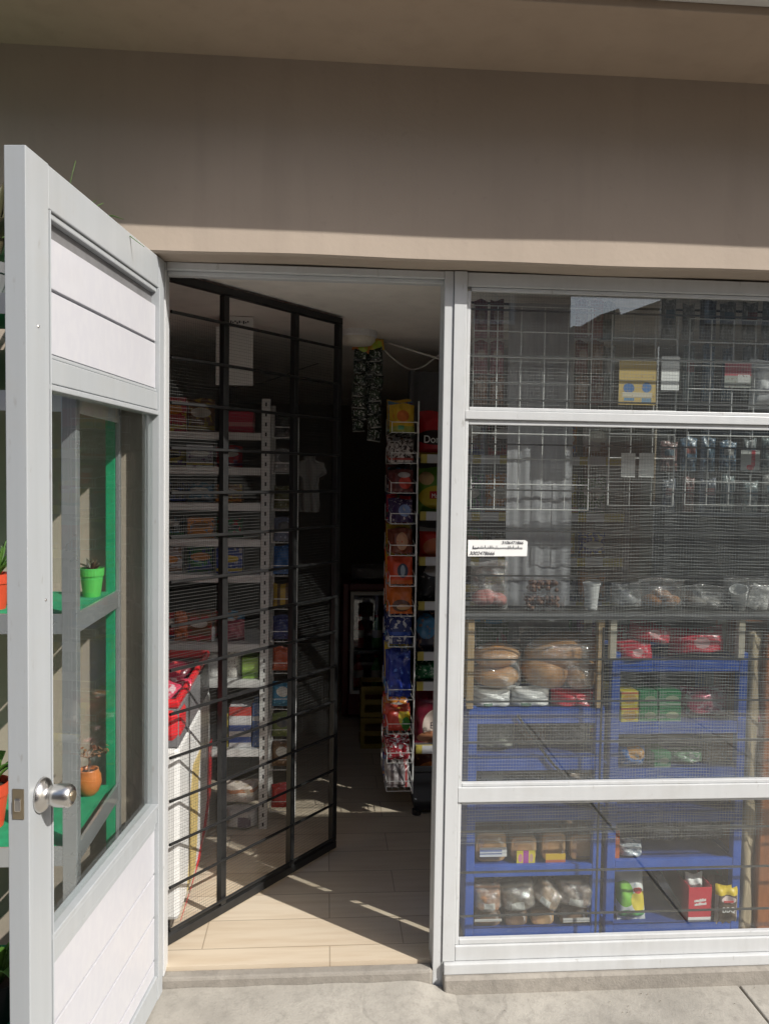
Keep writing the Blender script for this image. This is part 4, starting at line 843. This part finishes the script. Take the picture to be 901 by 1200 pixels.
b, w_, h = hbox(644, 812, 695, 830, .17); pack('red bag lying flat right of the white sugar bags', 'bag', (b.x, .17, zt0), w_, h*1.1, .10, printed((.5, .03, .05), [('noise', 6, .66, (.55, .3, .3))], .3, .5), 102, name='red_bag')
b, w_, h = hbox(556, 730, 596, 770, .26); pack('dark green and maroon bag hung behind the golden loaves', 'bag', (b.x, .26, b.z), w_, h, .06, printed((.07, .10, .05), [('ell', .75, .3, .22, .4, (.26, .05, .07)), ('noise', 5, .55, (.22, .24, .20))], .35, .6), 103, name='dark_bag')
zsh = lz[1]+.0005
b, w_, h = hbox(557, 850, 603, 884, .2); pack('grey green packet on the second shelf of the left blue rack', 'packet', (b.x, .2, zsh), w_, h, .07, printed((.14, .15, .12), [('noise', 6, .55, (.32, .32, .27))], .35, .5), 104, name='packet')
zsh = lz[2]+.0005
b, w_, h = hbox(556, 905, 590, 948, .22); pack('pale wrapped packet on the third shelf of the left blue rack', 'packet', (b.x, .22, zsh), w_, h, .07, printed((.30, .3, .28), [('noise', 6, .6, (.12, .12, .1))], .35, .5), 105, name='packet')
rn = random.Random(61)
for k, (px0, px1, si, mt, nm) in enumerate(((606, 640, 1, printed((.22, .13, .07), [('noise', 6, .55, (.4, .36, .3))], .3, .6), 'brown wrapped pastry packet in the middle of the second rack shelf'), (644, 688, 1, printed((.12, .13, .13), [('noise', 6, .54, (.38, .38, .36))], .3, .6), 'grey crinkled packet at right of the second rack shelf'), (594, 636, 2, printed((.10, .11, .10), [('noise', 6, .55, (.3, .3, .28))], .3, .6), 'dark crinkled packet in the middle of the third rack shelf'), (640, 690, 2, printed((.2, .14, .1), [('noise', 6, .55, (.38, .33, .28))], .3, .6), 'brown crinkled packet at right of the third rack shelf'))):
    b, w_, h = hbox(px0, 856, px1, 884, .24); pack(nm, 'packet', (b.x, .24, lz[si]+.0005), w_, h, .08, mt, 160+k, .05, name='packet')
for k, (px0, px1, si, c, nm) in enumerate(((752, 790, 4, (.08, .09, .12), 'dark blue grey packet in the middle of the fifth right shelf'), (794, 846, 4, (.14, .13, .12), 'grey crumpled packet at right of the fifth right shelf'), (716, 760, 3, (.10, .12, .16), 'dim packet at left on the fourth right shelf'), (770, 840, 3, (.12, .12, .10), 'wide dim packet on the fourth right shelf'))):
    b, w_, h = hbox(px0, 978, px1, 1006, .27); pack(nm, 'packet', (b.x, .27, zr_(si)), w_, h, .08, printed(c, [('noise', 6, .56, tuple(q*2.4 for q in c))], .3, .6), 170+k, .05, name='packet')
# loaves in the lower shelves
def bagged(label, r, Y, z0, base, seed, group, roll=0):
    b, w_, h = hbox(*r, Y); t = thing('bread_loaf', label, 'bread loaf', (b.x, Y+.03, z0), 0, group); t.rotation_euler.y = roll
    pack_mesh(w_*1.02, h, .13, seed, 0, 18, 16).build('loaf', printed(base, [('noise', 4, .58, tuple(min(.7, q*1.6) for q in base)), ('noise', 9, .70, (.42, .38, .33)), ('rect', .2+.05*(seed % 4), .55+.05*(seed % 4), .18, .42, (.5, .5, .47))], .35, .9), t, smooth=True)  # pale noise in the bread colour stands in for highlights on the wrap
    o_ = pack_mesh(w_*1.07, h*1.12, .145, seed+1, 0, 18, 16).build('plastic_wrap', M['film'], t, smooth=True); return t
def loaf(label, r, Y, z0, mat, labelcol, lrect, group, d=.2, rz=0, roll=0, cat='bread loaf'):
    b, w_, h = hbox(*r, Y); t = thing('bread_loaf', label, cat, (b.x, Y+d/2, z0), rz, group); t.rotation_euler.y = roll
    prof = []; n = 24; hw = w_/2*.92; hh2 = h*.9
    for k in range(n):
        a = 2*math.pi*k/n; cx_, cz_ = math.cos(a), math.sin(a); e = .45
        X = hw*math.copysign(abs(cx_)**e, cx_)*(1+.05*(cz_ > .3)); Z = hh2/2+hh2/2*math.copysign(abs(cz_)**e, cz_); prof.append((X, Z+.004))
    mb = MB(); ns = 9
    for s in range(ns):
        y0, y1 = -d/2+d*s/ns+.0006, -d/2+d*(s+1)/ns-.0006; sc_ = 1-.02*(s % 2)
        mb.prism([(X*sc_, Z) for X, Z in prof], 1, y0, y1)
    mb.build('slices', mat, t, bevel=.003)
    wm = MB()
    def wf(u, v):
        a = 2*math.pi*u; e = .5; cx_, cz_ = math.cos(a), math.sin(a); kk = 1.06+.025*math.sin(u*40+v*9)
        sh = 1 if v > .12 else .55+v*3.7
        return (hw*1.02*kk*sh*math.copysign(abs(cx_)**e, cx_), -d/2-.012+(d+.02)*v, max(.001, hh2/2+hh2/2*kk*sh*math.copysign(abs(cz_)**e, cz_)+.004))
    wm.grid(wf, 36, 10, True); wm.build('plastic_wrap', M['film'], t, smooth=True)
    if lrect:
        fx0, fx1, fz0, fz1 = lrect; box(fx0*w_, fx1*w_, -d/2-.017, -d/2-.0145, fz0*h, fz1*h).build('paper_label', labelcol, t)
    return t
z3 = lz[3]+.0005; gA = 'wrapped loaves on the fourth shelf of the left blue rack'; Yl = .15
lab1 = printed((.55, .57, .62), [('band', .25, .38, (.12, .16, .35)), ('band', .55, .8, (.16, .2, .4)), ('rect', .82, 1, 0, 1, (.6, .6, .6))], .4)
lab2 = printed((.6, .5, .05), [('rect', .35, .65, -1, 2, (.35, .05, .30)), ('ell', .2, .5, .12, .3, (.55, .2, .3)), ('ell', .8, .5, .1, .3, (.5, .3, .25))], .4)
lab3 = printed((.55, .36, .03), [('band', 0, .35, (.45, .12, .06))], .4)
loaf('sliced loaf with white and blue label at left of the fourth rack shelf', (555, 976, 595, 1014), Yl, z3, M['brown_bread'], lab1, (-.36, .44, .28, .56), gA)
loaf('sliced loaf with round yellow and purple label second from left', (597, 982, 630, 1014), Yl, z3, M['brown_bread'], lab2, (-.3, .36, .0, .52), gA)
loaf('sliced loaf with small orange label third from left', (633, 978, 664, 1014), Yl, z3, M['brown_bread'], lab3, (-.36, .4, .05, .34), gA)
loaf('unlabelled pale sliced loaf at right of the fourth rack shelf', (666, 981, 699, 1014), Yl, z3, M['brown_bread'], None, None, gA)
z4 = lz[4]+.0005; gB = 'dark wrapped loaves on the bottom shelf of the left blue rack'; labw = printed((.55, .54, .52), [('band', .3, .5, (.25, .25, .25)), ('noise', 9, .6, (.3, .3, .3))], .4)
loaf('dark loaf lying at left of the lowest rack shelf with white edge label', (553, 1066, 588, 1088), .135, z4, M['dark_bread'], labw, (-.46, .46, .5, .62), gB)
bagged('reddish loaf stacked on the dark loaf at the left of lowest shelf', (553, 1038, 588, 1067), .135, z4+.058, (.26, .13, .07), 3, gB)
loaf('grey wrapped dark loaf second from left on the lowest rack shelf', (590, 1068, 619, 1088), .135, z4, M['dark_bread'], None, None, gB)
loaf('brown loaf third from left on the lowest rack shelf', (621, 1068, 650, 1088), .135, z4, M['brown_bread'], None, None, gB)
loaf('dark loaf with white label at right of the lowest rack shelf', (654, 1064, 690, 1088), .135, z4, M['dark_bread'], labw, (-.4, .46, .3, .5), gB)
bagged('dark loaf with white speckled label leaning over the lowest row', (588, 1036, 630, 1067), .14, z4+.054, (.13, .10, .07), 5, gB, RAD(-8))
bagged('tilted pale brown loaf resting across the middle of the lowest row', (618, 1034, 652, 1062), .135, z4+.066, (.30, .20, .12), 8, gB, RAD(34))
bagged('upper dark loaf with pale label stacked at the right of lowest shelf', (650, 1034, 694, 1064), .135, z4+.064, (.16, .11, .08), 10, gB, RAD(6))
# right blue rack
zr = [q+.0005 for q in rz_]
redp = printed((.52, .035, .06), [('noise', 5, .62, (.6, .3, .32)), ('ell', .5, .5, .14, .2, (.55, .3, .3))], .25, .7)
for i, (r, nm, ro) in enumerate((((718, 752, 762, 774), 'red pasta bag lying at the left on the right blue rack top', 0), ((733, 737, 782, 760), 'red glossy bag leaning over the first on the right blue rack', RAD(10)), ((782, 734, 848, 765), 'widest red crumpled bag on the right blue rack top', RAD(-4)), ((714, 738, 735, 756), 'small red bag behind the cream shelf post', 0))):
    Yq = (.16, .19, .19, .24)[i]; b, w_, h = hbox(*r, Yq); pack(nm, 'red bag', (b.x, Yq, (zr[0], zr[0]+.05, zr[0]+.01, zr[0]+.04)[i]), w_, h, .12, redp, 110+i, 0, 0, 'red bags on the right blue rack', 'red_bag', ro)
yb = printed((.58, .48, .03), [('ell', .5, .5, .42, .3, (.45, .26, .03)), ('band', .82, .95, (.5, .12, .05))], .4); gb = printed((.02, .20, .07), [('ell', .6, .5, .3, .2, (.3, .36, .22)), ('band', .05, .2, (.25, .33, .25))], .4)
for k, (px0, px1, mt, nm) in enumerate(((720, 741, yb, 'yellow'), (741.5, 763, gb, 'green'), (763.5, 790, gb, 'wide green'))):
    for j, (ya, yb_) in enumerate(((827, 847), (809, 826.5))):
        b, w_, h = hbox(px0, ya, px1, yb_, .17); h0 = hbox(px0, 827, px1, 847, .17)[2]
        carton(f'{nm} tea carton {["under", "on top of"][j]} another on the right blue rack', 'carton', (b.x, .17, zr[1]+j*(h0+.0008)), w_*.98, h, .1, mt, 0, 'tea cartons on the right blue rack', 'tea_carton')
b, w_, h = hbox(795, 812, 852, 847, .2); pack('pink and silver foil bag right of the green cartons', 'foil bag', (b.x, .2, zr[1]), w_, h, .08, printed((.36, .08, .12), [('noise', 6, .52, (.5, .4, .42)), ('noise', 8, .62, (.12, .12, .14))], .25, .8, metal=.2), 121, name='foil_bag')
b, w_, h = hbox(722, 882, 755, 902, .18); pack('blue and orange packet at left on the third shelf of the right rack', 'packet', (b.x, .18, zr[2]), w_, h*1.1, .07, printed((.03, .14, .4), [('ell', .6, .7, .3, .3, (.5, .25, .06)), ('noise', 6, .6, (.4, .45, .5))], .3, .5), 122, name='packet')
b, w_, h = hbox(757, 883, 778, 902, .18); carton('small green carton on the third shelf of the right rack', 'carton', (b.x, .18, zr[2]), w_, h, .09, gb, .1, None, 'carton')
b, w_, h = hbox(780, 885, 822, 902, .2); pack('pale green packet beside the small green carton', 'packet', (b.x, .2, zr[2]), w_, h, .07, printed((.10, .22, .12), [('noise', 6, .55, (.4, .42, .38))], .3, .5), 123, name='packet')
b, w_, h = hbox(822, 880, 850, 902, .2); pack('dull orange packet at right on the third shelf of the right rack', 'packet', (b.x, .2, zr[2]), w_, h, .07, printed((.22, .12, .04), [('noise', 6, .58, (.3, .3, .28))], .3, .5), 124, name='packet')
b, w_, h = hbox(715, 993, 746, 1008, .18); pack('clear white bag by the orange block on the fifth shelf', 'plastic bag', (b.x+.012, .18, zr[4]), w_, h*1.15, .09, printed((.45, .48, .5), [('noise', 6, .55, (.2, .25, .3))], .2, .8), 125, name='plastic_bag')
b, w_, h = hbox(708, 977, 714, 1008, .13); carton('narrow orange red block at the left leg of the right blue rack', 'block', (b.x+.03, .165, zr[4]), .026, .095, .06, plain('orange_red_cardboard', (.45, .10, .03), .6), 0, None, 'orange_block')
b, w_, h = hbox(722, 1030, 757, 1084, .16); pack('white green and yellow snack bag at left on the lowest right shelf', 'snack bag', (b.x, .16, zr[5]), w_, h, .06, printed((.55, .57, .55), [('ell', .25, .55, .3, .25, (.18, .42, .06)), ('ell', .75, .4, .3, .2, (.55, .45, .06)), ('ell', .5, .15, .5, .1, (.1, .35, .1)), ('ell', .7, .62, .15, .06, (.5, .05, .05)), ('noise', 7, .68, (.1, .2, .4))], .25, .6), 126, .25)
b, w_, h = hbox(800, 1036, 828, 1084, .155)
RB = thing('red_display_box', 'open red cardboard box with white lettering on the lowest right shelf', 'box', (b.x, .122, zr[5])); rbm = plain('red_cardboard', (.55, .03, .05), .5, 0, .05); hb = h*.88; dp = .2
MB().box(-w_/2, w_/2, 0, .003, .022, hb).box(-w_/2, -w_/2+.003, .0032, dp, 0, hb+.005).box(w_/2-.003, w_/2, .0032, dp, 0, hb+.005).box(-w_/2+.0032, w_/2-.0032, dp-.003, dp, 0, hb).box(-w_/2+.0032, w_/2-.0032, .0032, dp-.0032, 0, .003).build('body', rbm, RB)
box(-w_/2, w_/2, -.0005, .0028, 0, .0218).build('base_band', M['paper'], RB)
lt = MB(); rn = random.Random(3)
for row, (zz, x0_, x1_) in enumerate(((.60, -.26, .26), (.50, -.24, .28))):
    n = 9
    for k in range(n):
        x_ = (x0_+(x1_-x0_)*k/n)*w_; z_ = hb*zz+k*.0004; lt.box(x_, x_+w_*.045, -.0012, -.0002, z_, z_+rn.choice([.006, .009, .007]))
lt.build('lettering', M['paper'], RB)
for k in range(3): pack(['white paper wrapped packet sticking out of the red box', 'dark packet standing behind the white one in the red box', 'shiny dark packet at the back of red box'][k], 'packet', (b.x-.005+.004*k, .155+.045*k, zr[5]+.02+.012*k), w_*.75, h*.95, .03, (printed((.6, .6, .58), [], .5, .4), printed((.06, .06, .07), [('noise', 7, .6, (.4, .4, .42))], .25, .6), printed((.05, .07, .06), [('noise', 7, .6, (.2, .3, .25))], .25, .6))[k], 130+k, .05, name='packet')
b, w_, h = hbox(829, 1038, 856, 1084, .16)
BQ = pack('brown snack pouch with yellow top and BBQ lettering beside the red box', 'snack bag', (b.x, .118, zr[5]), w_*1.04, h, .028, printed((.10, .07, .05), [('band', .74, 1.1, (.58, .42, .03)), ('ell', .52, .63, .32, .085, (.6, .5, .48)), ('rect', .0, .1, 0, .74, (.4, .36, .3)), ('rect', .9, 1, 0, .74, (.4, .36, .3))], .3, .15), 133)
text('lettering', 'BBQ', .024, M['paper'], BQ, (0, -.0185, h*.42), (RAD(90), 0, 0), 0, .95)
sr = MB()
for k in range(5): sr.box(-.016+.0065*k, -.0115+.0065*k, -.0188, -.0165, h*.605, h*.605+.006)
sr.build('badge_lettering', M['red'], BQ)
for k in range(3): pack(['brown pouch behind the BBQ pouch', 'olive pouch deeper behind the BBQ pouch', 'red pouch at the back behind the BBQ pouch'][k], 'snack bag', (b.x, .17+.045*k, zr[5]), w_, h*(1+.05*k), .035, (printed((.16, .10, .06), [('noise', 6, .6, (.3, .2, .1))], .55, .3), printed((.14, .14, .06), [('noise', 6, .6, (.3, .1, .05))], .55, .3), printed((.25, .06, .05), [('noise', 6, .6, (.3, .2, .1))], .55, .3))[k], 140+k, .03)
# dark board leaning in lowest right shelf + black pole behind the glass
P0, P1 = aY(757, 1030, .2), aY(792, 1080, .2)
mb = MB().box(-.012, .012, -.002, .18, 0, .15); o = mb.build('dark_board', plain('dark_grey_board', (.035, .04, .055), .6), None, loc=(P1.x+.0, .17, zr[5]+.012)); o.rotation_euler.y = RAD(-32); tag(o, 'dark grey board leaning on the lowest right shelf beside the snack bag', 'board')
cable('thin black stick leaning behind the glass across the left blue rack', [aY(606, 838, .107), aY(640, 886, .106), aY(668, 916, .104), aY(716, 968, .102)], .004, M['black'], 'black_stick')
# behind / right of the racks
b, w_, h = hbox(871, 1000, 890, 1092, .13); xw = aY(893, 900, .14).x
t = thing('brown_cabinet', 'brown varnished wooden cabinet at the far right behind the window', 'cabinet', (xw+.22, .14, .071)); box(-.22, .22, 0, .02, .0, .98).build('front', M['wood'], t, bevel=.004); MB().box(-.22, -.20, .021, .34, 0, .979).box(.20, .22, .021, .34, 0, .979).build('side', M['wood'], t); box(-.1995, .1995, .021, .34, .95, .979).build('top', M['wood'], t); MB().lathe([(.012, 0), (.014, -.02), (.008, -.024)], (-.16, -.001, .5), 12, 'y').build('knob', M['brass'], t)
tag(MB().grid(lambda u, v: (aY(871, 1000, .12).x+.055*u, .125+.05*u+.006*math.sin(v*19+u*5), .071+.98*v), 6, 40).build('tan_panel', printed((.26, .21, .14), [('noise', 6, .52, (.36, .30, .2)), ('noise', 9, .64, (.07, .05, .04))], .8, .6), None, smooth=True, solid=.02), 'tan speckled sack standing between blue rack and brown cabinet', 'panel')  # tan panel of unclear nature, built as a thin speckled sheet
b, w_, h = hbox(868, 825, 880, 858, .24); pack('small pink and white packet right of the blue rack leg', 'packet', (b.x, .165, b.z), w_, h, .03, printed((.4, .3, .28), [('band', .6, 1, (.45, .12, .16))], .4, .4), 150, name='packet')

# ================================================================== ACROSS THE STREET (seen only in reflections)
def house(label, x0, x1, h, mat, wins, skew=0):
    t = thing('town_house', label, 'house', ((x0+x1)/2, -9.4, -.02), 0, 'houses across the street'); hw = (x1-x0)/2
    MB().prism([(-hw, 0), (hw, 0), (hw, -6), (-hw+skew, -6)], 2, 0, h).build('wall', mat, t); MB().prism([(-hw-.02, .22), (hw+.02, .22), (hw+.02, -6.1), (-hw+skew-.02, -6.1)], 2, h+.001, h+.12).build('roof', M['render'], t)
    for (wx, wz, ww, wh) in wins:
        f = MB().box(wx-ww/2, wx+ww/2, .001, .06, wz, wz+.06).box(wx-ww/2, wx+ww/2, .001, .06, wz+wh-.06, wz+wh).box(wx-ww/2, wx-ww/2+.06, .001, .06, wz+.0605, wz+wh-.0605).box(wx+ww/2-.06, wx+ww/2, .001, .06, wz+.0605, wz+wh-.0605).build('window', M['white_alu'], t)
        box(wx-ww/2+.0605, wx+ww/2-.0605, .01, .02, wz+.0605, wz+wh-.0605).build('pane', M['grey'], f)
    box(-.45, .45, .001, .05, 0, 2.1).build('door', M['wood'], t)
house('tall brown brick house across the street, left of the gap', -5.5, 3.60, 6.8, M['render3'], [(-3, 1, 1.4, 1.3), (2.6, 1, 1.4, 1.3), (-3, 3.8, 1.4, 1.4), (0, 3.8, 1.4, 1.4), (3, 3.8, 1.4, 1.4)])
house('low ochre house filling the gap across the street', 3.62, 4.95, 3.55, M['render2'], [])
hl = bpy.data.objects[[o.name for o in C.objects if o.name.startswith('town_house')][-1]]
MB().prism([(-.66, 3.68), (.66, 3.68), (.66, 4.22), (.06, 3.99), (.03, 4.08), (-.25, 3.98), (-.40, 3.80), (-.66, 3.80)], 1, -3, .05).build('gable', M['render2'], hl)
house('tall grey rendered house across the street, right of the gap', 4.97, 12.5, 7.2, M['render'], [(-2.4, 1, 1.4, 1.3), (2, 1, 1.4, 1.3), (-2.4, 3.9, 1.4, 1.4), (1, 3.9, 1.4, 1.4)], 3.2)
house('long ochre house far left across the street', -16, -5.52, 5.6, M['render2'], [(-3, 1, 1.4, 1.3), (3, 1, 1.4, 1.3), (0, 3.4, 1.4, 1.4)])
